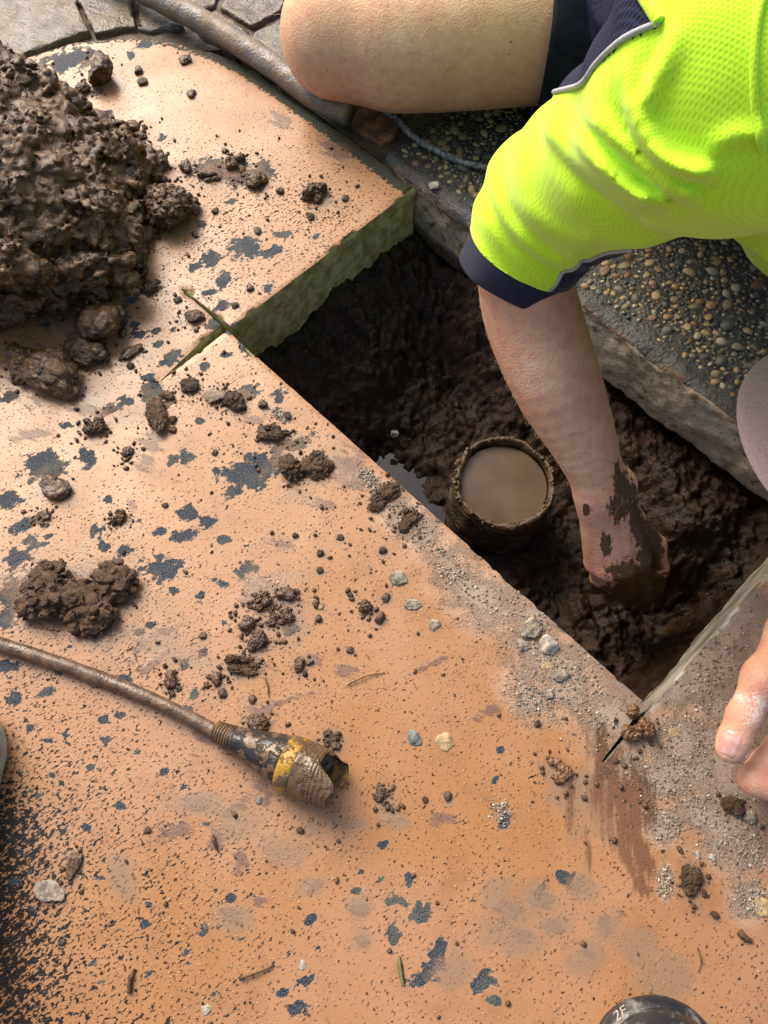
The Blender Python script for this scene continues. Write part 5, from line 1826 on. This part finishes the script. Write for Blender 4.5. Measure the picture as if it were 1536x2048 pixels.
RO = 0.0570
prof = [(RO - 0.0055, -0.105), (RO - 0.0055, -0.06), (RO - 0.0058, -0.03), (RO - 0.0056, -0.012), (RO - 0.0052, -0.004), (RO - 0.0035, -0.0005), (RO - 0.001, 0.0), (RO + 0.001, -0.0022)]
z = -0.004
while z > -0.14:
    prof.append((RO + 0.0012 + 0.0011 * math.sin(z * 900), z))
    z -= 0.0012
k = NB('muddy_pipe')
n1, n2 = k.noise(60, 5, 0.62), k.noise(330, 4)
ring = k.nt.nodes.new('ShaderNodeSeparateXYZ')
k.put(ring.inputs[0], k.co())
c = k.mix(k.step(n1, 0.36, 0.62), (0.026, 0.016, 0.008), (0.085, 0.050, 0.024))
c = k.mix(k.step(n2, 0.60, 0.72, 0, 0.6), c, (0.16, 0.105, 0.055))
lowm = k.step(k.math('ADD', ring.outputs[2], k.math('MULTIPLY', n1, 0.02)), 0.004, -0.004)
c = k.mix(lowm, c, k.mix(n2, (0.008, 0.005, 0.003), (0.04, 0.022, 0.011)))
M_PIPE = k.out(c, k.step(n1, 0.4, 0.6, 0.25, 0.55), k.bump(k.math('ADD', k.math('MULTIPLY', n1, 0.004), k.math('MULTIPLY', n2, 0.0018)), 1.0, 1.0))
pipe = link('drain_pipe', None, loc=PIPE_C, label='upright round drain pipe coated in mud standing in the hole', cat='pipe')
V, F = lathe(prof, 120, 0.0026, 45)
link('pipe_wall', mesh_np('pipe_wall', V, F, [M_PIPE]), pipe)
# mud clots clinging to the rim
cv, cf, nn = [], [], 0
for a in np.linspace(0, 6.28, 90):
    if random.random() < 0.62:
        V, F = ICO1
        r = random.uniform(0.0012, 0.0034)
        q = V * r * np.array([1, 1, 0.7]) * (1 + 0.3 * fbm(V * 1.5 + a * 9, 1)[:, None])
        rr = RO + random.uniform(-0.004, 0.002)
        cv.append(q + np.array([math.cos(a) * rr, math.sin(a) * rr, random.uniform(-0.002, 0.001)]))
        cf.append(F + nn)
        nn += len(V)
link('mud_crust', mesh_np('mud_crust', np.concatenate(cv), np.concatenate(cf), [M_PIPE]), pipe, kind='stuff')
a = np.linspace(0, 2 * math.pi, 64, endpoint=False)
V = np.concatenate([[[0, 0, 0]]] + [np.stack([r * np.cos(a), r * np.sin(a), 0.0006 * (r / RO) ** 14 + 0 * a], 1) for r in np.linspace(0.006, RO - 0.0060, 12)])
i = np.arange(64)
Q = [np.stack([1 + q * 64 + i, 1 + (q + 1) * 64 + i, 1 + (q + 1) * 64 + (i + 1) % 64, 1 + q * 64 + (i + 1) % 64], 1) for q in range(11)]
k = NB('milky_brown_water')
M_MILK = k.out(k.mix(k.step(k.noise(25, 3), 0.35, 0.65), (0.070, 0.049, 0.033), (0.085, 0.061, 0.042)), 0.10, k.bump(k.noise(20, 1), 0.001, 0.06), Specular_IOR_Level=0.3)
link('muddy_water', mesh_np('muddy_water', V, [np.stack([0 * i, 1 + i, 1 + (i + 1) % 64], 1), np.concatenate(Q)], [M_MILK]), loc=PIPE_C + np.array([0, 0, -0.011]),
     label='cloudy brown water filling the upright drain pipe', cat='water')

# ---- drain rod with rubber cone -----------------------------------------------------------------------
k = NB('mud_coated_rod')
n1, n2 = k.noise(70, 5, 0.62), k.noise(400, 3)
c = k.mix(k.step(n1, 0.36, 0.64), (0.060, 0.034, 0.020), (0.135, 0.082, 0.055))
M_ROD = k.out(c, k.step(k.noise(30, 2), 0.4, 0.6, 0.2, 0.42), k.bump(k.math('ADD', k.math('MULTIPLY', n1, 0.002), k.math('MULTIPLY', n2, 0.0006)), 1.0, 1.0))


def muddy(name, base, amount, rough=0.35):
    """rubber or plastic with a wet mud film left on part of it"""
    k = NB(name)
    n1, n2 = k.noise(90, 5, 0.65), k.noise(480, 3, 0.6)
    m = k.step(n1, 0.62 - amount * 0.25, 0.70 - amount * 0.25)
    c = k.mix(k.step(n2, 0.3, 0.7), base, tuple(x * 0.7 for x in base))
    c = k.mix(m, c, k.mix(n2, (0.06, 0.035, 0.016), (0.15, 0.092, 0.048)))
    return k.out(c, rough, k.bump(k.math('ADD', k.math('MULTIPLY', m, 0.0010), k.math('MULTIPLY', n2, 0.0006)), 1.0, 1.0))


M_RUB = muddy('black_rubber_muddy', (0.016, 0.017, 0.020), 0.55, 0.24)
M_YEL = muddy('yellow_plastic_muddy', (0.36, 0.20, 0.02), 0.56, 0.4)
M_YEL2 = muddy('yellow_plastic_caked', (0.36, 0.20, 0.02), 0.95, 0.4)
M_SOCK = muddy('brown_coated_socket', (0.10, 0.058, 0.034), 0.8, 0.2)
TA, TB = G(430, 1461, 0.0115), G(666, 1564, 0.0245)
TAX = unit(TB - TA)
TL = np.linalg.norm(TB - TA)
te1 = unit(np.cross(TAX, [0, 0, 1.0]))
te2 = np.cross(te1, TAX)


def axial(prof, n=56, wob=0.0005, twist=None, mouth=None):
    """lathe along the cone's axis; prof rows (t, r), t in 0..1"""
    rows = []
    a = np.linspace(0, 2 * math.pi, n, endpoint=False)
    for i, (t, r) in enumerate(prof):
        tt = np.full(n, t * TL)
        if mouth is not None and i >= mouth[0]:
            tt = tt + mouth[1](a) * (i - mouth[0] + 1) / (len(prof) - mouth[0])
        rows.append(TA + tt[:, None] * TAX + 0.84 * r * (np.cos(a)[:, None] * te1 + np.sin(a)[:, None] * te2))
    V = np.array(rows).reshape(-1, 3)
    c = TA + ((V - TA) @ TAX)[:, None] * TAX
    V = V + (V - c) / (np.linalg.norm(V - c, axis=1)[:, None] + 1e-9) * (fbm(V * 90, 3) * wob)[:, None]
    return V, grid_faces(len(prof), n, True)


rod = link('drain_rod', None, label='mud coated drain rod ending in a black rubber cone with yellow bands', cat='drain rod', loc=(0, 0, 0))
rp_ = spline([np.r_[G(x, y, z), r] for x, y, z, r in ((-260, 1205, 0.0075, 0.0066), (-120, 1248, 0.0075, 0.0066), (0, 1288, 0.0076, 0.0066), (100, 1321, 0.0076, 0.0066), (200, 1356, 0.0076, 0.0065), (300, 1397, 0.0084, 0.0062), (380, 1436, 0.0098, 0.0059), (434, 1463, 0.0115, 0.0058))], 130)
V, F = tube(rp_[:, :3], rp_[:, 3], 20, True, 0.0006, 60)
link('shaft', mesh_np('shaft', V, F, [M_ROD]), rod)
prof = [(-0.01, 0.0078), (0.0, 0.0092)]
for t in np.linspace(0.0, 0.15, 40):
    prof.append((t, 0.0098 + 0.0008 * math.sin(t * 260) + t * 0.018))
prof += [(0.155, 0.0118), (0.16, 0.0105)]
V, F = axial(prof, 40, 0.0004)
link('ferrule', mesh_np('ferrule', V, F, [M_YEL2]), rod)
ps = spline([(0.13, 0.0118), (0.18, 0.0132), (0.30, 0.0165), (0.42, 0.0205), (0.52, 0.0238), (0.60, 0.0256), (0.63, 0.0258)], 40)
V, F = axial([(0.128, 0.0095)] + [tuple(p) for p in ps] + [(0.635, 0.0245)], 64, 0.0007)
link('rubber_cone', mesh_np('rubber_cone', V, F, [M_RUB]), rod)
V, F = axial([(0.605, 0.0240), (0.61, 0.0270), (0.63, 0.0279), (0.67, 0.0284), (0.71, 0.0284), (0.728, 0.0279), (0.733, 0.0250)], 64, 0.0006)
link('band', mesh_np('band', V, F, [M_YEL]), rod, label='yellow band round the wide end of the cone')


def mouth_cut(a):
    return -0.008 + 0.015 * np.exp(-((a - 1.0) / 0.9) ** 2) + 0.004 * np.sin(a * 2 + 0.6) + 0.004 * np.sin(a * 5 + 1) + 0.009 * np.exp(-((a - 4.9) / 0.5) ** 2) - 0.008 * np.exp(-((a - 2.2) / 0.35) ** 2)


prof = [(0.715, 0.0262), (0.72, 0.0276)]
for t in np.linspace(0.73, 1.0, 60):
    prof.append((t, 0.0281 - 0.0026 * smooth(0.8, 1.0, t) + 0.0006 * math.sin(t * 230) * 0.6 * smooth(0.80, 0.90, t)))
prof += [(1.0, 0.0240), (0.985, 0.0236), (0.95, 0.0232), (0.93, 0.0220), (0.92, 0.012), (0.925, 0.001)]
V, F = axial(prof, 72, 0.0007, None, (40, mouth_cut))
link('socket', mesh_np('socket', V, F, [M_SOCK]), rod, label='ribbed brown socket with a broken mouth')
# yellow lining tongue that shows in the broken mouth
rows = []
for t in np.linspace(0.93, 1.06, 10):
    for a in np.linspace(-0.45, 0.75, 14):
        r = 0.84 * (0.0243 - 0.0012 * (t > 1.0))
        a_ = a + 3.9
        rows.append(TA + TAX * TL * (t - 0.03 * abs(a - 0.2) * (t > 0.95)) + r * (math.cos(a_) * te1 + math.sin(a_) * te2))
rows = np.array(rows)
F1 = grid_faces(10, 14)
inn = rows - (rows - (TA + ((rows - TA) @ TAX)[:, None] * TAX)) * 0.08
link('lining', mesh_np('lining', np.r_[rows, inn], [F1, F1[:, ::-1] + len(rows)], [M_YEL]), rod)

# ---- hose, cable, brick ------------------------------------------------------------------------------------
k = NB('mud_caked_grey_hose')
n1, n2 = k.noise(45, 5, 0.62), k.noise(330, 4)
c = k.mix(k.step(n1, 0.42, 0.58), (0.12, 0.115, 0.108), (0.15, 0.11, 0.07))
c = k.mix(k.step(n2, 0.58, 0.7, 0, 0.6), c, (0.23, 0.205, 0.175))
M_HOSE = k.out(c, k.step(n1, 0.4, 0.6, 0.3, 0.6), k.bump(k.math('ADD', k.math('MULTIPLY', n1, 0.003), k.math('MULTIPLY', n2, 0.001)), 1.0, 1.0))
hp = spline([np.r_[G(x, y, z)] for x, y, z in ((120, -110, 0.0185), (230, -50, 0.0185), (330, 4, 0.0185), (420, 52, 0.0185), (500, 102, 0.0185), (560, 142, 0.0175), (640, 200, 0.0135), (700, 226, 0.012))], 90)
V, F = tube(hp, 0.0158, 24, True, 0.0008, 40)
link('hose', mesh_np('hose', V, F, [M_HOSE]), label='grey mud caked hose running along the slab edge under the knee', cat='hose')
k = NB('weathered_black_cable')
n1 = k.noise(220, 4)
M_CABLE = k.out(k.mix(k.step(n1, 0.4, 0.62), (0.035, 0.04, 0.042), (0.17, 0.18, 0.18)), 0.5, k.bump(n1, 0.0008, 0.8))
cp = spline([G(x, y, 0.005) for x, y in ((700, 170), (745, 205), (790, 236), (825, 272), (870, 300), (925, 324), (980, 336), (1040, 340))], 60)
V, F = tube(cp, 0.0041, 14, True, 0.0003, 90)
link('cable', mesh_np('cable', V, F, [M_CABLE]), label='weathered black cable curving over the pebbled path beside the knee', cat='cable')
k = NB('dirty_terracotta')
n1, n2 = k.noise(50, 5, 0.62), k.noise(330, 4)
c = k.mix(k.step(n1, 0.42, 0.62), (0.21, 0.085, 0.038), (0.06, 0.032, 0.02))
M_BRICK = k.out(c, 0.6, k.bump(k.math('ADD', k.math('MULTIPLY', n1, 0.003), k.math('MULTIPLY', n2, 0.0014)), 1.0, 1.0))
poly_block('brick', [(655, 214), (700, 165), (805, 222), (792, 276), (760, 286), (700, 252)], 0.03, M_BRICK, None, -0.004, label='dirty terracotta brick edge wedged between slab and path under the thigh', cat='brick')

# ---- boots --------------------------------------------------------------------------------------------------------
def boot(name, toe, ang, mats, label, top=0.20, w=0.046):
    """low rubber boot, toe at the local origin, pointing +Y"""
    root = link(name, None, loc=toe, rot=(0, 0, math.radians(ang)), label=label, cat='boot')

    def up(P):
        d = cone(P, (0, -0.050, 0.032), (0, -0.15, 0.045), 0.044 * w / 0.046, 0.045, (0, 0, 1), 1.15)
        d = smin(d, cone(P, (0, -0.15, 0.045), (0, -0.235, 0.045), 0.044, 0.040), 0.02)
        d = smin(d, cone(P, (0, -0.20, 0.06), (0, -0.225, 0.19), 0.046, 0.055), 0.03)
        # hollow leg
        d = np.maximum(d, -(cone(P, (0, -0.205, 0.10), (0, -0.23, 0.26), 0.038, 0.05)))
        return np.maximum(d, np.maximum(P[..., 2] - top, 0.012 - P[..., 2]))

    def sole(P):
        d = cone(P, (0, -0.049, 0.007), (0, -0.15, 0.007), 0.0475 * w / 0.046, 0.040)
        d = smin(d, cone(P, (0, -0.15, 0.007), (0, -0.238, 0.007), 0.038, 0.041), 0.02)
        return np.maximum(d, np.abs(P[..., 2] - 0.0072) - 0.0065)
    V, F = sdf_mesh(up, [-0.075, -0.30, 0.0], [0.075, 0.02, 0.21], 0.0032)
    link('upper', mesh_np('upper', V, F, [mats[0]]), root)
    V, F = sdf_mesh(sole, [-0.075, -0.30, -0.004], [0.075, 0.02, 0.024], 0.0026)
    link('sole', mesh_np('sole', V, F, [mats[1]]), root)
    aa = np.linspace(math.radians(-35), math.radians(215), 60)
    k_ = w / 0.046
    arc = np.stack([0.0375 * k_ * np.cos(aa), -0.0475 + 0.0375 * k_ * np.sin(aa) - 0.02 * np.clip(-np.sin(aa), 0, 1), np.full(60, 0.020)], 1)
    V, F = tube(arc, 0.0112, 20, True, 0.0004, 60)
    link('toe_bumper', mesh_np('toe_bumper', V, F, [mats[0]]), root)
    return root


k = NB('scuffed_black_rubber')
n1, n2 = k.noise(60, 5, 0.65), k.noise(300, 4, 0.65)
c = k.mix(k.step(n1, 0.52, 0.68, 0, 0.85), (0.016, 0.018, 0.024), (0.20, 0.19, 0.17))
c = k.mix(k.step(n2, 0.60, 0.68), c, (0.008, 0.008, 0.010))
M_BOOT = k.out(c, k.step(n1, 0.4, 0.65, 0.22, 0.6), k.bump(n2, 0.0008, 0.6))
M_SOLE = mat_plain('black_rubber_sole', (0.02, 0.02, 0.022), 0.6)
b1 = boot('boot', G(1302, 1990, 0.030) - np.array([0, 0.002, 0.030]), 4, (M_BOOT, M_SOLE), 'scuffed black rubber boot toe with white 2F mark at the bottom edge')
# painted mark on the toe cap
cu = bpy.data.curves.new('mark', 'FONT')
cu.body = '2F'
cu.size = 0.0115
cu.shear = 0.25
cu.extrude = 0.00025
tmp = bpy.data.objects.new('mark_tmp', cu)
COL.objects.link(tmp)
dg = bpy.context.evaluated_depsgraph_get()
me = bpy.data.meshes.new_from_object(tmp.evaluated_get(dg))
bpy.data.objects.remove(tmp)
me.materials.clear()
me.materials.append(mat_plain('worn_white_print', (0.62, 0.55, 0.46), 0.6, 0.3, 400))
bm = bmesh.new()
bm.from_mesh(me)
bmesh.ops.subdivide_edges(bm, edges=bm.edges[:], cuts=1)
bm.to_mesh(me)
bm.free()
bpy.context.view_layer.update()
up_o = [o for o in b1.children if o.name.startswith('upper')][0]
MW = up_o.matrix_world if False else (Matrix.Translation(b1.location) @ b1.rotation_euler.to_matrix().to_4x4())
bp = [o for o in b1.children if o.name.startswith('toe_bumper')][0]
tb = BVHTree.FromPolygons([MW @ v.co for v in bp.data.vertices], [tuple(p.vertices) for p in bp.data.polygons])
mc = Vector(G(1243, 2024, 0.03))
dirn = (mc - CAMP).normalized()
hit = tb.ray_cast(CAMP, dirn)
if hit[0] is not None:
    nrm = hit[1] if hit[1].dot(dirn) < 0 else -hit[1]
    xa = Vector(unit(G(1268, 2008, 0.05) - G(1225, 2034, 0.05)))
    xa = (xa - nrm * xa.dot(nrm)).normalized()
    ya = nrm.cross(xa)
    Mx = Matrix((xa, ya, nrm)).transposed().to_4x4()
    Mx.translation = hit[0] - xa * 0.008 - ya * 0.004
    co = [Mx @ v.co for v in me.vertices]
    out = []
    for q in co:
        h2 = tb.ray_cast(q + nrm * 0.01, -nrm)
        out.append((h2[0] + nrm * 0.0004) if h2[0] is not None else q)
    inv = MW.inverted()
    for v, q in zip(me.vertices, out):
        v.co = inv @ q
    link('mark', me, b1)
M_PALEB = mat_plain('pale_olive_rubber', (0.33, 0.33, 0.24), 0.5, 0.2, 60, 0.0006)
boot('boot', np.array([G(6, 1500, 0.03)[0] - 0.055, G(6, 1410, 0.0)[1] + 0.002, 0.0]), 0, (M_PALEB, M_PALEB), 'pale olive rubber boot whose rounded side just shows at the left edge', 0.085)

# ---- stick beside the hand, twigs, grass, leaf ------------------------------------------------------------------------
M_TWIG = mat_plain('brown_twig_bark', (0.10, 0.055, 0.028), 0.8, 0.4, 200, 0.0008, 0.3)
M_GRASS = mat_plain('dry_olive_grass', (0.13, 0.12, 0.045), 0.6, 0.4, 200, 0.0004)


def twig(name, pts, r, mat, label, cat, z=0.002):
    P = spline([np.r_[G(x, y, z)] for x, y in pts], 14)
    P[:, 2] += 0.0008 * np.sin(np.linspace(0, 5, 14))
    V, F = tube(P, np.linspace(r, r * 0.55, 14), 7, True, r * 0.2, 300)
    return link(name, mesh_np(name, V, F, [mat]), label=label, cat=cat)


twig('twig', [(478, 1958), (520, 1944), (548, 1930)], 0.0011, M_TWIG, 'thin straight twig lying left of the grass blade', 'twig')
twig('twig', [(258, 1985), (262, 1955), (268, 1938)], 0.0022, M_TWIG, 'short thick dark twig near the bottom left', 'twig')
twig('twig', [(1396, 1895), (1402, 1925), (1398, 1945)], 0.0007, M_TWIG, 'hair-thin root fibre at the lower right', 'twig')
twig('twig', [(1478, 1862), (1490, 1875), (1504, 1882)], 0.0030, M_TWIG, 'brown seed husk at the lower right edge', 'husk')
twig('twig', [(530, 1356), (536, 1375), (537, 1392)], 0.0007, M_TWIG, 'fine curved root below the gritty lump', 'twig')
twig('twig', [(695, 1370), (735, 1352), (770, 1345)], 0.0007, M_TWIG, 'fine reddish root lying mid slab', 'twig')
twig('twig', [(425, 1670), (430, 1690), (436, 1704)], 0.0016, M_TWIG, 'short dark splinter below the rubber cone', 'twig')
twig('twig', [(770, 975), (790, 955), (806, 938)], 0.0008, M_TWIG, 'thin grass stem overhanging the hole edge by the pipe', 'twig', 0.003)
P = spline([G(x, y, 0.0015) for x, y in ((798, 1912), (801, 1940), (806, 1970))], 12)
wd = np.interp(np.linspace(0, 1, 12), [0, 0.3, 1], [0.0008, 0.0022, 0.0017])
V = np.concatenate([P + np.c_[-wd, 0 * wd, 0 * wd], P + np.c_[0 * wd, 0 * wd, 0 * wd + 0.0007], P + np.c_[wd, 0 * wd, 0 * wd], P - np.c_[0 * wd, 0 * wd, 0 * wd + 0.0007]])
i = np.arange(11)
link('grass_blade', mesh_np('grass_blade', V, np.concatenate([np.stack([a * 12 + i, a * 12 + i + 1, b * 12 + i + 1, b * 12 + i], 1) for a, b in ((0, 1), (1, 2), (2, 3), (3, 0))]), [M_GRASS]),
     label='dry olive grass blade lying near the bottom of the slab', cat='grass blade')

# ---- uncountable crumbs and grit ------------------------------------------------------------------------------------------
def scatter(name, n, blobs, rlo, rhi, mats, seed, label, cat, flat=0.7, uniform=0.0, base=ICO1, zoff=0.0):
    r = np.random.RandomState(seed)
    vs, fs, mi, nn = [], [], [], 0
    V0, F0 = base
    variants = [V0 * (1 + 0.35 * fbm(V0 * 1.4 + s * 3.3, 2)[:, None]) for s in range(8)]
    for _ in range(n):
        if r.rand() < uniform:
            x, y = r.uniform(0, 1536), r.uniform(80, 2048)
        else:
            b = blobs[r.randint(len(blobs))]
            q = r.randn(2) * 0.5
            a = math.radians(b[4])
            x = b[0] + q[0] * b[2] * math.cos(a) - q[1] * b[3] * math.sin(a)
            y = b[1] + q[0] * b[2] * math.sin(a) + q[1] * b[3] * math.cos(a)
        P = G(x, y, 0)
        u, v = (P[0] - P[1]) * R2, (P[0] + P[1]) * R2
        if (HU0 - 0.012 < u < HU1 + 0.001 and v > HV0 - 0.001) or (-0.524 < u < HU0 and 0.16 < v < 0.268) or (-0.59 < u < HU0 and 0.254 < v < 0.270) or (0.066 < u < 0.08 and 0.18 < v < 0.27) or (v > HV1 - 0.002) or (u < -0.9 and v > 0.45):
            continue
        rad = rlo * (rhi / rlo) ** (r.rand() ** 2.2)
        a = r.rand() * 6.28
        q = variants[r.randint(8)] * rad * np.array([r.uniform(0.8, 1.3), r.uniform(0.7, 1.0), flat])
        q = q @ np.array([[math.cos(a), math.sin(a), 0], [-math.sin(a), math.cos(a), 0], [0, 0, 1]])
        vs.append(q + P + np.array([0, 0, rad * flat * 0.45 + zoff]))
        fs.append(F0 + nn)
        mi.append(np.full(len(F0), r.randint(len(mats))))
        nn += len(V0)
    return link(name, mesh_np(name, np.concatenate(vs), np.concatenate(fs), mats, True, None, np.concatenate(mi)), kind='stuff', label=label, cat=cat)


scatter('mud_specks', 4200, [(q[0], q[1] + 6, q[2] * 1.5 + 10, q[3] * 1.4 + 10, 0) for q in LUMPS if q[6]] + [(450, 350, 150, 110, 0), (330, 480, 200, 260, 0), (430, 720, 220, 160, 0), (640, 1160, 170, 140, 0), (600, 1280, 220, 160, 0), (760, 1040, 120, 70, 40), (240, 760, 220, 130, 0), (520, 1240, 90, 90, 0),
                             (1240, 1560, 110, 130, 0), (130, 1200, 150, 110, 0), (700, 380, 140, 90, 0), (520, 880, 160, 90, 0)], 0.0005, 0.0030, [M_MUD, M_MUD2, M_MUDDRY], 3,
        'tiny brown specks of mud strewn over the slab', 'mud specks', 0.7, 0.12)
scatter('cement_grit', 9500, DUST + [(1400, 1420, 120, 140, 0), (1470, 1500, 90, 160, 0), (1110, 1320, 90, 50, 42), (1003, 1622, 26, 30, 0), (1120, 1380, 120, 60, 30), (640, 1130, 220, 160, 0)], 0.00030, 0.0016, [M_CONC, M_SOILPALE, M_SOILPALE, M_CONCL], 4,
        'loose grey cement grit along the sawn edges of the slab', 'grit', 0.75, 0.04)
